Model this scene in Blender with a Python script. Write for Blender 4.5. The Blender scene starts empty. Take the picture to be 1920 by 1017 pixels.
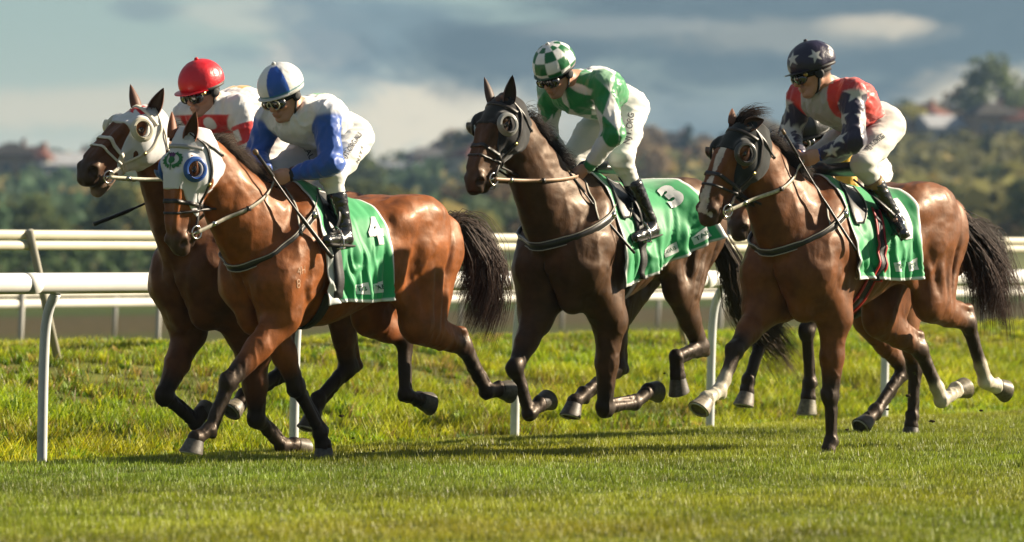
import bpy, bmesh, math, os, time
import numpy as np
from mathutils import Vector, Matrix
from mathutils.bvhtree import BVHTree
T0 = time.time()
R = math.radians
sc = bpy.context.scene
# ------------------------------------------------------------------ camera
F, CX, HY, CAMZ = 10000.0, 960.0, 487.0, 1.15          # focal length and horizon of the 1920 px photograph
cam = bpy.data.cameras.new('camera'); camo = bpy.data.objects.new('camera', cam)
sc.collection.objects.link(camo); sc.camera = camo
cam.sensor_width = 36.0; cam.lens = F/1920*36.0
camo.location = (0, 0, CAMZ); camo.rotation_euler = (R(90), 0, 0)
cam.shift_y = -(508.5-HY)/1920
cam.clip_start = 0.5; cam.clip_end = 30000
cam.dof.use_dof = True; cam.dof.focus_distance = 31.2; cam.dof.aperture_fstop = 3.5
# ------------------------------------------------------------------ light
SUN_EL, SUN_DIR = 26.0, (0.95, 0.31)                     # the sun stands low on the right
sc.view_settings.view_transform = 'Standard'; sc.view_settings.look = 'None'
sc.view_settings.exposure = 1.36; sc.view_settings.gamma = 1.0
n = math.hypot(*SUN_DIR)
sun_vec = Vector((SUN_DIR[0]/n*math.cos(R(SUN_EL)), SUN_DIR[1]/n*math.cos(R(SUN_EL)), math.sin(R(SUN_EL))))
sl = bpy.data.lights.new('sun', 'SUN'); sl.energy = 5.0; sl.angle = R(0.5); sl.color = (1.0, 0.86, 0.66)
so = bpy.data.objects.new('sun', sl); sc.collection.objects.link(so)
so.rotation_euler = (-sun_vec).to_track_quat('-Z', 'Y').to_euler(); so.location = (20, 20, 20)
w = bpy.data.worlds.new('World'); sc.world = w; w.use_nodes = True
def build_world():
    nt = w.node_tree; N = nt.nodes; L = nt.links; N.clear()
    out = N.new('ShaderNodeOutputWorld'); bg = N.new('ShaderNodeBackground')
    sky = N.new('ShaderNodeTexSky'); sky.sky_type = 'NISHITA'; sky.sun_disc = False
    sky.sun_elevation = R(SUN_EL); sky.sun_rotation = math.atan2(sun_vec.x, sun_vec.y)
    sky.air_density = 1.3; sky.dust_density = 2.0; sky.ozone_density = 1.0
    tc = N.new('ShaderNodeTexCoord'); sep = N.new('ShaderNodeSeparateXYZ'); L.new(tc.outputs['Generated'], sep.inputs[0])
    def m(op, a, b=None, c=None, clamp=False):
        k = N.new('ShaderNodeMath'); k.operation = op; k.use_clamp = clamp
        for i, v in enumerate((a, b, c)):
            if v is None: continue
            if isinstance(v, (int, float)): k.inputs[i].default_value = v
            else: L.new(v, k.inputs[i])
        return k.outputs[0]
    # azimuth and elevation in degrees, azimuth 0 towards +Y
    az = m('MULTIPLY', m('ARCTAN2', sep.outputs[0], sep.outputs[1]), 57.2958)
    el = m('MULTIPLY', m('ARCSINE', sep.outputs[2]), 57.2958)
    comb = N.new('ShaderNodeCombineXYZ'); L.new(m('MULTIPLY', az, 0.42), comb.inputs[0]); L.new(el, comb.inputs[1])
    def noise(scale, det, off, dist=0.0, rough=0.55):
        t = N.new('ShaderNodeTexNoise'); t.inputs['Scale'].default_value = scale; t.inputs['Detail'].default_value = det
        t.inputs['Roughness'].default_value = rough; t.inputs['Distortion'].default_value = dist
        mp = N.new('ShaderNodeVectorMath'); mp.operation = 'ADD'; L.new(comb.outputs[0], mp.inputs[0]); mp.inputs[1].default_value = (off, off*0.7, off*1.3)
        L.new(mp.outputs[0], t.inputs['Vector']); return t.outputs['Fac']
    def mix(f, a, b):
        k = N.new('ShaderNodeMix'); k.data_type = 'RGBA'; k.clamp_factor = True
        if isinstance(f, (int, float)): k.inputs[0].default_value = f
        else: L.new(f, k.inputs[0])
        for i, v in ((6, a), (7, b)):
            if isinstance(v, tuple): k.inputs[i].default_value = (*v, 1)
            else: L.new(v, k.inputs[i])
        return k.outputs[2]
    def ss(x, a, b):
        k = N.new('ShaderNodeMapRange'); k.interpolation_type = 'SMOOTHSTEP'
        L.new(x, k.inputs[0]); k.inputs[1].default_value = a; k.inputs[2].default_value = b
        return k.outputs[0]
    def blob(a0, e0, ra, re, nz, amp=0.9):                # one soft cloud bank at a direction
        da = m('DIVIDE', m('SUBTRACT', az, a0), ra); de = m('DIVIDE', m('SUBTRACT', el, e0), re)
        r = m('SQRT', m('ADD', m('MULTIPLY', da, da), m('MULTIPLY', de, de)))
        r = m('ADD', r, m('MULTIPLY', m('SUBTRACT', nz, 0.5), -2.6*amp))
        return ss(r, 1.25, 0.45)
    n1 = noise(1.3, 9, 3.1, 0.6, .66); n2 = noise(2.6, 9, 9.7, 0.8, .68); n3 = noise(0.8, 4, 5.2)
    clear = mix(ss(el, 0.2, 2.9), (3.9, 4.0, 3.2), (2.5, 3.25, 2.8))   # pale green-blue evening sky
    clear = mix(ss(el, 8, 40), clear, sky.outputs[0])
    cream = (5.6, 4.7, 3.4)
    base = mix(m('MULTIPLY', blob(-4.4, 1.62, 2.6, 0.26, n1, .55), 0.50), clear, cream)
    base = mix(m('MULTIPLY', blob(-4.9, 1.05, 2.0, 0.3, n2, .7), 0.30), base, (4.9, 4.7, 3.9))
    base = mix(m('MULTIPLY', blob(-2.6, 2.62, 1.1, 0.22, n2, .7), 0.40), base, (5.0, 4.5, 3.6))
    base = mix(m('MULTIPLY', blob(-3.95, 2.66, 0.40, 0.16, n2, .62), 0.72), base, (1.5, 1.95, 2.0))
    grey = mix(n2, (0.75, 1.25, 1.55), (1.4, 1.95, 2.15))
    base = mix(m('MULTIPLY', blob(-0.9, 1.75, 2.3, 0.65, n1, .8), 0.75), base, (3.1, 3.5, 3.2))
    base = mix(m('MULTIPLY', blob(-0.7, 1.45, 1.7, 0.50, n2, 1.0), 0.80), base, (6.2, 5.3, 3.8))     # cream cloud low in the middle
    base = mix(m('MULTIPLY', blob(-2.05, 2.25, 0.62, 0.24, n2, 1.0), 0.85), base, (5.4, 4.9, 3.8))
    base = mix(m('MULTIPLY', blob(-1.5, 2.45, 1.5, 0.60, n1, .95), 0.85), base, grey)
    dark = mix(n2, (0.30, 0.54, 0.68), (0.78, 1.12, 1.24))
    dark = mix(ss(el, 0.3, 2.0), mix(n1, (1.0, 1.65, 1.95), (1.6, 2.3, 2.5)), dark)
    dmask = m('MAXIMUM', blob(3.6, 2.45, 4.7, 1.25, n1, .55), blob(0.1, 2.2, 1.6, 0.55, n1, .8))
    dmask = m('MAXIMUM', dmask, blob(4.7, 1.3, 4.2, 1.4, n1, .5))
    base = mix(m('MULTIPLY', dmask, 0.96), base, dark)
    base = mix(m('MULTIPLY', blob(1.3, 2.50, 1.3, 0.13, n1, .9), 0.35), base, (3.2, 3.3, 2.9))
    base = mix(m('MULTIPLY', blob(3.95, 2.50, 0.75, 0.16, n2, .75), 0.90), base, (5.2, 4.4, 3.1))
    base = mix(m('MULTIPLY', blob(2.9, 2.40, 1.6, 0.22, n1, .9), 0.45), base, (3.0, 2.9, 2.3))
    base = mix(m('MULTIPLY', blob(5.3, 1.80, 1.15, 0.30, n2, .95), 0.85), base, (5.2, 4.5, 3.2))
    base = mix(m('MULTIPLY', blob(2.4, 1.55, 2.4, 0.25, n2, .9), 0.3), base, (2.6, 3.1, 3.0))
    n4 = noise(0.35, 5, 1.3, 0.2)
    cl = mix(ss(n4, 0.42, 0.62), base, mix(n3, (1.0, 1.3, 1.5), (2.2, 2.2, 2.1)))
    fin = mix(ss(el, 5, 14), base, mix(ss(el, 12, 60), cl, mix(ss(n4, 0.35, 0.5), sky.outputs[0], (1.4, 1.6, 1.8))))
    behind = ss(m('ABSOLUTE', az), 8, 25)
    fin = mix(behind, fin, mix(ss(n4, 0.30, 0.45), sky.outputs[0], (1.35, 1.65, 2.0)))
    L.new(fin, bg.inputs[0]); bg.inputs[1].default_value = 0.056
    L.new(bg.outputs[0], out.inputs[0])
build_world()
# ------------------------------------------------------------------ helpers
rng = np.random.default_rng(11)
COL = sc.collection
def V(*a): return np.array(a, float)
def nrm(v): v = np.asarray(v, float); return v/(np.linalg.norm(v)+1e-12)
def tag(o, label=None, cat=None, group=None, kind=None):
    if label: o['label'] = label
    if cat: o['category'] = cat
    if group: o['group'] = group
    if kind: o['kind'] = kind
    return o
def empty(name, loc=(0, 0, 0), rz=0.0, label=None, cat=None, group=None):
    o = bpy.data.objects.new(name, None); COL.objects.link(o); o.location = loc; o.rotation_euler = (0, 0, rz)
    o.empty_display_size = 0.2
    return tag(o, label, cat, group)
def mesh_obj(name, verts, faces, mat=None, parent=None, smooth=True, col=None, mats=None, fmat=None):
    verts = np.asarray(verts, np.float32).reshape(-1, 3)
    me = bpy.data.meshes.new(name)
    if isinstance(faces, np.ndarray) and len(faces):
        k = faces.shape[1]; nf = len(faces)
        me.vertices.add(len(verts)); me.vertices.foreach_set('co', verts.ravel())
        me.loops.add(nf*k); me.loops.foreach_set('vertex_index', faces.astype(np.int32).ravel())
        me.polygons.add(nf); me.polygons.foreach_set('loop_start', np.arange(nf, dtype=np.int32)*k)
        me.update(calc_edges=True)
    else:
        me.from_pydata(verts.tolist(), [], [list(map(int, f)) for f in faces]); me.update()
    if smooth: me.polygons.foreach_set('use_smooth', np.ones(len(me.polygons), bool))
    if col is not None:
        a = me.color_attributes.new('Col', 'FLOAT_COLOR', 'POINT')
        c = np.ones((len(verts), 4), np.float32); c[:, :3] = col; a.data.foreach_set('color', c.ravel())
    if mat: me.materials.append(mat)
    for mm in (mats or []): me.materials.append(mm)
    if fmat is not None: me.polygons.foreach_set('material_index', np.asarray(fmat, np.int32))
    o = bpy.data.objects.new(name, me); COL.objects.link(o)
    if parent: o.parent = parent
    return o
class MB:                                                 # collects pieces into one mesh
    def __init__(s): s.v = []; s.f = []; s.c = []; s.n = 0
    def add(s, v, f, c=(1, 1, 1)):
        v = np.asarray(v, float).reshape(-1, 3); s.v.append(v)
        s.f += [[int(i)+s.n for i in q] for q in f]; s.c.append(np.broadcast_to(np.asarray(c, float), (len(v), 3))); s.n += len(v)
    def box(s, c, sz, rot=None, col=(1, 1, 1)):
        c = np.asarray(c, float); h = np.asarray(sz, float)/2
        v = np.array([[x, y, z] for x in (-1, 1) for y in (-1, 1) for z in (-1, 1)])*h
        if rot is not None: v = v @ np.asarray(rot).T
        s.add(v+c, [(0, 1, 3, 2), (4, 6, 7, 5), (0, 4, 5, 1), (2, 3, 7, 6), (0, 2, 6, 4), (1, 5, 7, 3)], col)
    def tube(s, pts, r, seg=8, col=(1, 1, 1), cap=True, flat=None):
        pts = [np.asarray(p, float) for p in pts]; n = len(pts)
        r = [r]*n if np.isscalar(r) else list(r)
        v = []; ref = None
        for i in range(n):
            d = nrm(pts[min(i+1, n-1)]-pts[max(i-1, 0)])
            if ref is None: ref = nrm(np.cross(d, V(0, 0, 1) if abs(d[2]) < .9 else V(1, 0, 0)))
            ref = nrm(ref-d*np.dot(ref, d)); b = np.cross(d, ref)
            fx, fy = (1, 1) if flat is None else flat
            for k in range(seg):
                a = 2*math.pi*k/seg; v.append(pts[i]+r[i]*(ref*math.cos(a)*fx+b*math.sin(a)*fy))
        f = [(i*seg+k, i*seg+(k+1) % seg, (i+1)*seg+(k+1) % seg, (i+1)*seg+k) for i in range(n-1) for k in range(seg)]
        if cap: f += [tuple(range(seg))[::-1], tuple((n-1)*seg+k for k in range(seg))]
        s.add(v, f, col)
    def build(s, name, mat, parent=None, smooth=True, usecol=False):
        if not s.v: return None
        return mesh_obj(name, np.vstack(s.v), s.f, mat, parent, smooth, np.vstack(s.c) if usecol else None)
def autosmooth(o, deg=35):
    me = o.data; bm = bmesh.new(); bm.from_mesh(me)
    for e in bm.edges:
        if len(e.link_faces) == 2 and e.calc_face_angle(0) > R(deg): e.smooth = False
    bm.to_mesh(me); bm.free()
# ---- value noise
_perm = np.random.default_rng(5).random(4096).astype(np.float32)
def vnoise(p, seed=0):
    p = np.asarray(p, np.float64); i = np.floor(p).astype(np.int64); f = p-i; f = f*f*(3-2*f)
    def h(a, b, c): return _perm[((a*73856093) ^ (b*19349663) ^ (c*83492791) ^ (seed*2654435)) & 4095]
    x, y, z = i[..., 0], i[..., 1], i[..., 2]; fx, fy, fz = f[..., 0], f[..., 1], f[..., 2]
    def l(a, b, t): return a+(b-a)*t
    return l(l(l(h(x, y, z), h(x+1, y, z), fx), l(h(x, y+1, z), h(x+1, y+1, z), fx), fy),
             l(l(h(x, y, z+1), h(x+1, y, z+1), fx), l(h(x, y+1, z+1), h(x+1, y+1, z+1), fx), fy), fz)
def fbm(p, oct=3, seed=0):
    s = 0; a = .5; p = np.asarray(p, float)
    for k in range(oct): s = s+a*vnoise(p*(2**k)+k*17.3, seed+k); a *= .5
    return s/(1-.5**oct)
# ---- signed distance shapes
def _norm3(x, y, z): return np.sqrt(x*x+y*y+z*z)
class Prim:
    def __init__(s, fn, lo, hi, k, op, col): s.fn, s.lo, s.hi, s.k, s.op, s.col = fn, np.asarray(lo, float), np.asarray(hi, float), k, op, col
class SDF:
    def __init__(s): s.p = []
    def add(s, fn, lo, hi, k=.02, op='u', col=None): s.p.append(Prim(fn, lo, hi, k, op, col))
    def cone(s, A, B, ra, rb, k=.02, side=None, ratio=1.0, col=None, op='u'):
        A = np.asarray(A, float); B = np.asarray(B, float)
        sd = nrm(side) if side is not None else None
        q = (1/ratio-1)
        def sp(x, y, z):
            if sd is None: return x, y, z, None
            t = (x*sd[0]+y*sd[1]+z*sd[2])*q
            return x+sd[0]*t, y+sd[1]*t, z+sd[2]*t, None
        def fn(x, y, z):
            px, py, pz, _ = sp(x-A[0], y-A[1], z-A[2]); bx, by, bz, _ = sp(*(B-A))
            L2 = bx*bx+by*by+bz*bz+1e-12
            t = np.clip((px*bx+py*by+pz*bz)/L2, 0, 1)
            vx, vy, vz = px-t*bx, py-t*by, pz-t*bz; l = _norm3(vx, vy, vz)+1e-9
            d = l-(ra+(rb-ra)*t)
            if sd is not None:
                ns = (vx*sd[0]+vy*sd[1]+vz*sd[2])/l
                d = d/np.sqrt(1+((1/ratio)**2-1)*ns*ns)
            return d
        r = max(ra, rb)*max(1, ratio)
        s.add(fn, np.minimum(A, B)-r, np.maximum(A, B)+r, k, op, col)
    def ell(s, c, r, ax=None, k=.02, col=None, op='u'):
        c = np.asarray(c, float); r = np.asarray(r, float); M = np.eye(3) if ax is None else np.array([nrm(a) for a in ax])
        def fn(x, y, z):
            dx, dy, dz = x-c[0], y-c[1], z-c[2]
            u = [(M[i, 0]*dx+M[i, 1]*dy+M[i, 2]*dz) for i in range(3)]
            k0 = _norm3(u[0]/r[0], u[1]/r[1], u[2]/r[2])+1e-9; k1 = _norm3(u[0]/r[0]**2, u[1]/r[1]**2, u[2]/r[2]**2)+1e-9
            return k0*(k0-1)/k1
        e = np.sqrt(((M*r[:, None])**2).sum(0))
        s.add(fn, c-e, c+e, k, op, col)
    def stack(s, M, org, tab, k=.03, col=None, pw=2.0, off=0.0):
        """ellipse sections along axis M[0]; tab rows: t, top, bottom, half width; M rows axis, side, up"""
        M = np.asarray(M, float); org = np.asarray(org, float); tab = np.asarray(tab, float)
        tt = np.linspace(tab[0, 0], tab[-1, 0], 160)
        def sm(c):
            y = np.interp(tt, tab[:, 0], tab[:, c]); kx = np.hanning(13); kx /= kx.sum()
            yp = np.pad(y, 6, mode='edge'); return np.convolve(yp, kx, 'valid')
        TP, BT, WD = sm(1), sm(2), sm(3)
        def fn(x, y, z):
            dx, dy, dz = x-org[0], y-org[1], z-org[2]
            t = M[0, 0]*dx+M[0, 1]*dy+M[0, 2]*dz; a = M[1, 0]*dx+M[1, 1]*dy+M[1, 2]*dz; b = M[2, 0]*dx+M[2, 1]*dy+M[2, 2]*dz
            tc = np.clip(t, tt[0], tt[-1]); top = np.interp(tc, tt, TP); bot = np.interp(tc, tt, BT); W = np.interp(tc, tt, WD)+off
            H = np.maximum((top-bot)/2+off, .004); W = np.maximum(W, .004); b = b-(top+bot)/2
            k0 = np.sqrt((a/W)**2+(b/H)**2)+1e-9; k1 = np.sqrt((a/W**2)**2+(b/H**2)**2)+1e-9
            d = k0*(k0-1)/k1
            e = np.abs(t-tc); return np.where(e > 0, np.sqrt(np.maximum(d, 0)**2+e*e), d)
        ends = []
        for r in tab:
            for a in (-r[3]-off, r[3]+off):
                for b in (r[1]+off, r[2]-off): ends.append(org+M[0]*r[0]+M[1]*a+M[2]*b)
        ends = np.array(ends); s.add(fn, ends.min(0)-.01-off, ends.max(0)+.01+off, k, 'u', col)
    def fnprim(s, fn, lo, hi, k=.01, op='s', col=None): s.add(fn, lo, hi, k, op, col)
    def build(s, h, inter=None, off=0.0):
        us = [p for p in s.p if p.op == 'u']
        lo = np.min([p.lo for p in us], 0)-4*h-off; hi = np.max([p.hi for p in us], 0)+4*h+off
        n = np.ceil((hi-lo)/h).astype(int)+1
        ax = [(lo[i]+h*np.arange(n[i])).astype(np.float32) for i in range(3)]
        D = np.full(n, 1.0, np.float32)
        for p in s.p:
            pad = p.k+3*h+off
            a = np.clip(np.floor((p.lo-pad-lo)/h).astype(int), 0, n-1); b = np.clip(np.ceil((p.hi+pad-lo)/h).astype(int)+1, 1, n)
            if np.any(b <= a): continue
            sl_ = tuple(slice(a[i], b[i]) for i in range(3))
            d = p.fn(ax[0][sl_[0]][:, None, None], ax[1][sl_[1]][None, :, None], ax[2][sl_[2]][None, None, :])
            c = D[sl_]
            if p.op == 'u':
                hh = np.clip(.5+.5*(c-d)/p.k, 0, 1); D[sl_] = c+(d-c)*hh-p.k*hh*(1-hh)
            elif p.op == 's':
                hh = np.clip(.5-.5*(c+d)/p.k, 0, 1); D[sl_] = c+(-d-c)*hh+p.k*hh*(1-hh)
        if off: D -= off
        if inter is not None:
            D = np.maximum(D, inter(ax[0][:, None, None], ax[1][None, :, None], ax[2][None, None, :]).astype(np.float32))
        v, f = surface_nets(D, lo, h)
        return v, f
    def colors(s, v, sharp=.02, default=(.5, .5, .5)):
        W = np.zeros(len(v)); C = np.zeros((len(v), 3)); ds = []
        x, y, z = v[:, 0], v[:, 1], v[:, 2]; pr = [p for p in s.p if p.op == 'u' and p.col is not None]
        for p in pr: ds.append(np.asarray(p.fn(x, y, z)))
        ds = np.array(ds); mn = ds.min(0)
        for p, d in zip(pr, ds):
            wgt = np.exp(-(d-mn)/sharp); W += wgt
            c = p.col(v) if callable(p.col) else np.asarray(p.col)
            C += wgt[:, None]*c
        return C/W[:, None]
def surface_nets(D, lo, h):
    S = D < 0
    c = sum(S[i:D.shape[0]-1+i, j:D.shape[1]-1+j, k:D.shape[2]-1+k].astype(np.int8) for i in (0, 1) for j in (0, 1) for k in (0, 1))
    act = (c > 0) & (c < 8); I = np.argwhere(act); idx = np.full(act.shape, -1, np.int32); idx[act] = np.arange(len(I))
    P = np.zeros((len(I), 3)); cnt = np.zeros(len(I))
    corners = [(i, j, k) for i in (0, 1) for j in (0, 1) for k in (0, 1)]
    val = {q: D[I[:, 0]+q[0], I[:, 1]+q[1], I[:, 2]+q[2]] for q in corners}
    for a in corners:
        for ax in range(3):
            if a[ax]: continue
            b = list(a); b[ax] = 1; b = tuple(b); va, vb = val[a], val[b]; m_ = (va < 0) != (vb < 0)
            t = va[m_]/(va[m_]-vb[m_]); q = np.tile(np.array(a, float), (m_.sum(), 1)); q[:, ax] = t
            P[m_] += q; cnt[m_] += 1
    P = (P/cnt[:, None]+I)*h+lo
    faces = []
    for ax in range(3):
        u, w_ = [(1, 2), (2, 0), (0, 1)][ax]
        s0 = [slice(None)]*3; s1 = [slice(None)]*3; s0[ax] = slice(0, -1); s1[ax] = slice(1, None)
        A = S[tuple(s0)]; B = S[tuple(s1)]; e = np.argwhere(A != B)
        e = e[(e[:, u] > 0) & (e[:, w_] > 0) & (e[:, u] < D.shape[u]-1) & (e[:, w_] < D.shape[w_]-1)]
        ins = A[e[:, 0], e[:, 1], e[:, 2]]
        def g(du, dw):
            q = e.copy(); q[:, u] -= du; q[:, w_] -= dw; return idx[q[:, 0], q[:, 1], q[:, 2]]
        f = np.stack([g(1, 1), g(0, 1), g(0, 0), g(1, 0)], 1); f[~ins] = f[~ins][:, ::-1]; faces.append(f)
    f = np.vstack(faces); f = f[(f >= 0).all(1)]
    return P, f
def vnormals(v, f):
    a = v[f[:, 2]]-v[f[:, 0]]; b = v[f[:, 3]]-v[f[:, 1]]; n_ = np.cross(a, b); out = np.zeros_like(v)
    for k in range(4):
        for c in range(3): out[:, c] += np.bincount(f[:, k], n_[:, c], len(v))
    return out/(np.linalg.norm(out, axis=1)[:, None]+1e-12)
def relax(v, f, it=1, lam=.5):
    for _ in range(it):
        s_ = np.zeros_like(v); c = np.zeros(len(v))
        for k in range(4):
            j = f[:, (k+1) % 4]; i = f[:, k]
            for d in range(3):
                s_[:, d] += np.bincount(i, v[j, d], len(v))+np.bincount(j, v[i, d], len(v))
            c += np.bincount(i, minlength=len(v))+np.bincount(j, minlength=len(v))
        v = v+(s_/np.maximum(c, 1)[:, None]-v)*lam
    return v
def soft_cols(fn, v, r=.0030):
    o = 0; D_ = [(1, 1, 1), (-1, -1, 1), (-1, 1, -1), (1, -1, -1), (1, 1, -1), (-1, 1, 1), (1, -1, 1), (-1, -1, -1)]
    for d in D_: o = o+np.asarray(fn(v+np.array(d)*r*.62), float)
    return o/len(D_)
def bvh_of(*vf):
    vs = []; fs = []; n_ = 0
    for v, f in vf: vs += [tuple(map(float, q)) for q in v]; fs += [tuple(int(i)+n_ for i in q) for q in f]; n_ += len(v)
    return BVHTree.FromPolygons(vs, fs)
# ---- materials
MATS = {}
def mat(name, col=(.5, .5, .5), rough=.5, spec=.5, attr=False, metal=0, coat=0, sheen=0, bump=None, noise=None, trans=0, sss=0, aniso=0, tint=None):
    # tint colours the highlight
    if name in MATS: return MATS[name]
    m_ = bpy.data.materials.new(name); m_.use_nodes = True; nt = m_.node_tree; N = nt.nodes; L = nt.links
    b = N['Principled BSDF']; b.inputs['Roughness'].default_value = rough; b.inputs['Specular IOR Level'].default_value = spec
    b.inputs['Metallic'].default_value = metal; b.inputs['Coat Weight'].default_value = coat; b.inputs['Coat Roughness'].default_value = .25
    b.inputs['Sheen Weight'].default_value = sheen; b.inputs['Transmission Weight'].default_value = trans
    if sss: b.inputs['Subsurface Weight'].default_value = sss; b.inputs['Subsurface Radius'].default_value = (.02, .008, .004)
    if tint: b.inputs['Specular Tint'].default_value = (*tint, 1)
    tc = N.new('ShaderNodeTexCoord')
    if attr:
        a = N.new('ShaderNodeAttribute'); a.attribute_name = 'Col'; src = a.outputs['Color']
    else:
        rgb = N.new('ShaderNodeRGB'); rgb.outputs[0].default_value = (*col, 1); src = rgb.outputs[0]
    if noise:                                             # (scale, low, high)
        t = N.new('ShaderNodeTexNoise'); t.inputs['Scale'].default_value = noise[0]; t.inputs['Detail'].default_value = 5
        L.new(tc.outputs['Object'], t.inputs['Vector'])
        mr = N.new('ShaderNodeMapRange'); L.new(t.outputs['Fac'], mr.inputs[0]); mr.inputs[1].default_value = .3; mr.inputs[2].default_value = .7
        mr.inputs[3].default_value = noise[1]; mr.inputs[4].default_value = noise[2]
        mu = N.new('ShaderNodeVectorMath'); mu.operation = 'SCALE'; L.new(src, mu.inputs[0]); L.new(mr.outputs[0], mu.inputs['Scale']); src = mu.outputs[0]
    L.new(src, b.inputs['Base Color'])
    if bump:                                              # list of (scale xyz or float, strength, distance)
        prev = None
        for bs, st, di in bump:
            t = N.new('ShaderNodeTexNoise'); t.inputs['Detail'].default_value = 4
            mp = N.new('ShaderNodeMapping'); L.new(tc.outputs['Object'], mp.inputs[0]); mp.inputs['Scale'].default_value = bs if isinstance(bs, tuple) else (bs, bs, bs)
            t.inputs['Scale'].default_value = 1.0; L.new(mp.outputs[0], t.inputs['Vector'])
            bp = N.new('ShaderNodeBump'); bp.inputs['Strength'].default_value = st; bp.inputs['Distance'].default_value = di
            L.new(t.outputs['Fac'], bp.inputs['Height'])
            if prev: L.new(prev, bp.inputs['Normal'])
            prev = bp.outputs[0]
        L.new(prev, b.inputs['Normal'])
    MATS[name] = m_; return m_
# ------------------------------------------------------------------ tack
def loop_pts(bvh, c, e1, e2, n=48, off=.004, r=.9, a0=0, a1=360, miss=None):
    out = []
    for k in range(n+(0 if a1-a0 == 360 else 1)):
        t = R(a0+(a1-a0)*k/n); d = np.asarray(e1)*math.cos(t)+np.asarray(e2)*math.sin(t); o = c+d*r
        h = bvh.ray_cast(Vector(o), Vector(-d), r*1.2)
        if h[0] is None: continue
        out.append((np.array(h[0])+d*off, d))
    return out
def strap(mb, pts, width, thick=.004, axis=None, closed=False, col=(1, 1, 1), norms=None):
    """a flat strap along pts; its width lies along axis (vector or list) or across the normals"""
    P_ = [np.asarray(p, float) for p in pts]; n = len(P_)
    if n < 2: return
    v = []
    for i in range(n):
        d = nrm(P_[(i+1) % n]-P_[i-1]) if closed else nrm(P_[min(i+1, n-1)]-P_[max(i-1, 0)])
        if norms is not None: nn_ = nrm(norms[i]); ax = nrm(np.cross(d, nn_))
        else:
            ax = nrm(np.asarray(axis if not isinstance(axis, list) else axis[i], float)); ax = nrm(ax-d*np.dot(ax, d)); nn_ = np.cross(ax, d)
        nn_ = nrm(np.cross(ax, d))
        for a, b in ((-1, -1), (1, -1), (1, 1), (-1, 1)): v.append(P_[i]+ax*width/2*a+nn_*thick/2*b)
    m_ = n if closed else n-1
    f = [(i*4+k, i*4+(k+1) % 4, ((i+1) % n)*4+(k+1) % 4, ((i+1) % n)*4+k) for i in range(m_) for k in range(4)]
    if not closed: f += [(3, 2, 1, 0), ((n-1)*4, (n-1)*4+1, (n-1)*4+2, (n-1)*4+3)]
    mb.add(v, f, col)
def torus(mb, c, ax1, ax2, R1, r, n=28, m_=8, col=(1, 1, 1), a0=0, a1=360, sq=1.0):
    c = np.asarray(c, float); ax1 = nrm(ax1); ax2 = nrm(ax2); pts = []
    full = a1-a0 == 360; k_ = n if full else n+1
    v = []; nz = nrm(np.cross(ax1, ax2))
    for i in range(k_):
        t = R(a0+(a1-a0)*i/n); d = ax1*math.cos(t)+ax2*math.sin(t)*sq
        for j in range(m_):
            q = 2*math.pi*j/m_; v.append(c+d*R1+nrm(d)*r*math.cos(q)+nz*r*math.sin(q))
    f = [(i*m_+j, i*m_+(j+1) % m_, ((i+1) % k_)*m_+(j+1) % m_, ((i+1) % k_)*m_+j) for i in range(k_ if full else k_-1) for j in range(m_)]
    mb.add(v, f, col)
def smooth_pts(p, n=24):
    p = np.asarray(p, float)
    if len(p) < 3: return [p[0]+(p[-1]-p[0])*t for t in np.linspace(0, 1, n)]
    q = np.vstack([2*p[0]-p[1], p, 2*p[-1]-p[-2]]); out = []
    l = np.r_[0, np.cumsum(np.linalg.norm(np.diff(p, axis=0), axis=1))]
    for s_ in np.linspace(0, l[-1]*.99999, n):
        i = int(np.searchsorted(l, s_, 'right'))-1; t = (s_-l[i])/(l[i+1]-l[i]+1e-9); a, b, c, d = q[i], q[i+1], q[i+2], q[i+3]
        out.append(.5*(2*b+(c-a)*t+(2*a-5*b+4*c-d)*t*t+(3*b-a-3*c+d)*t**3))
    return out
LEATHER = lambda nm, c: mat(nm, c, .42, .45, noise=(60, .7, 1.3), bump=[(180, .25, .002)])
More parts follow.
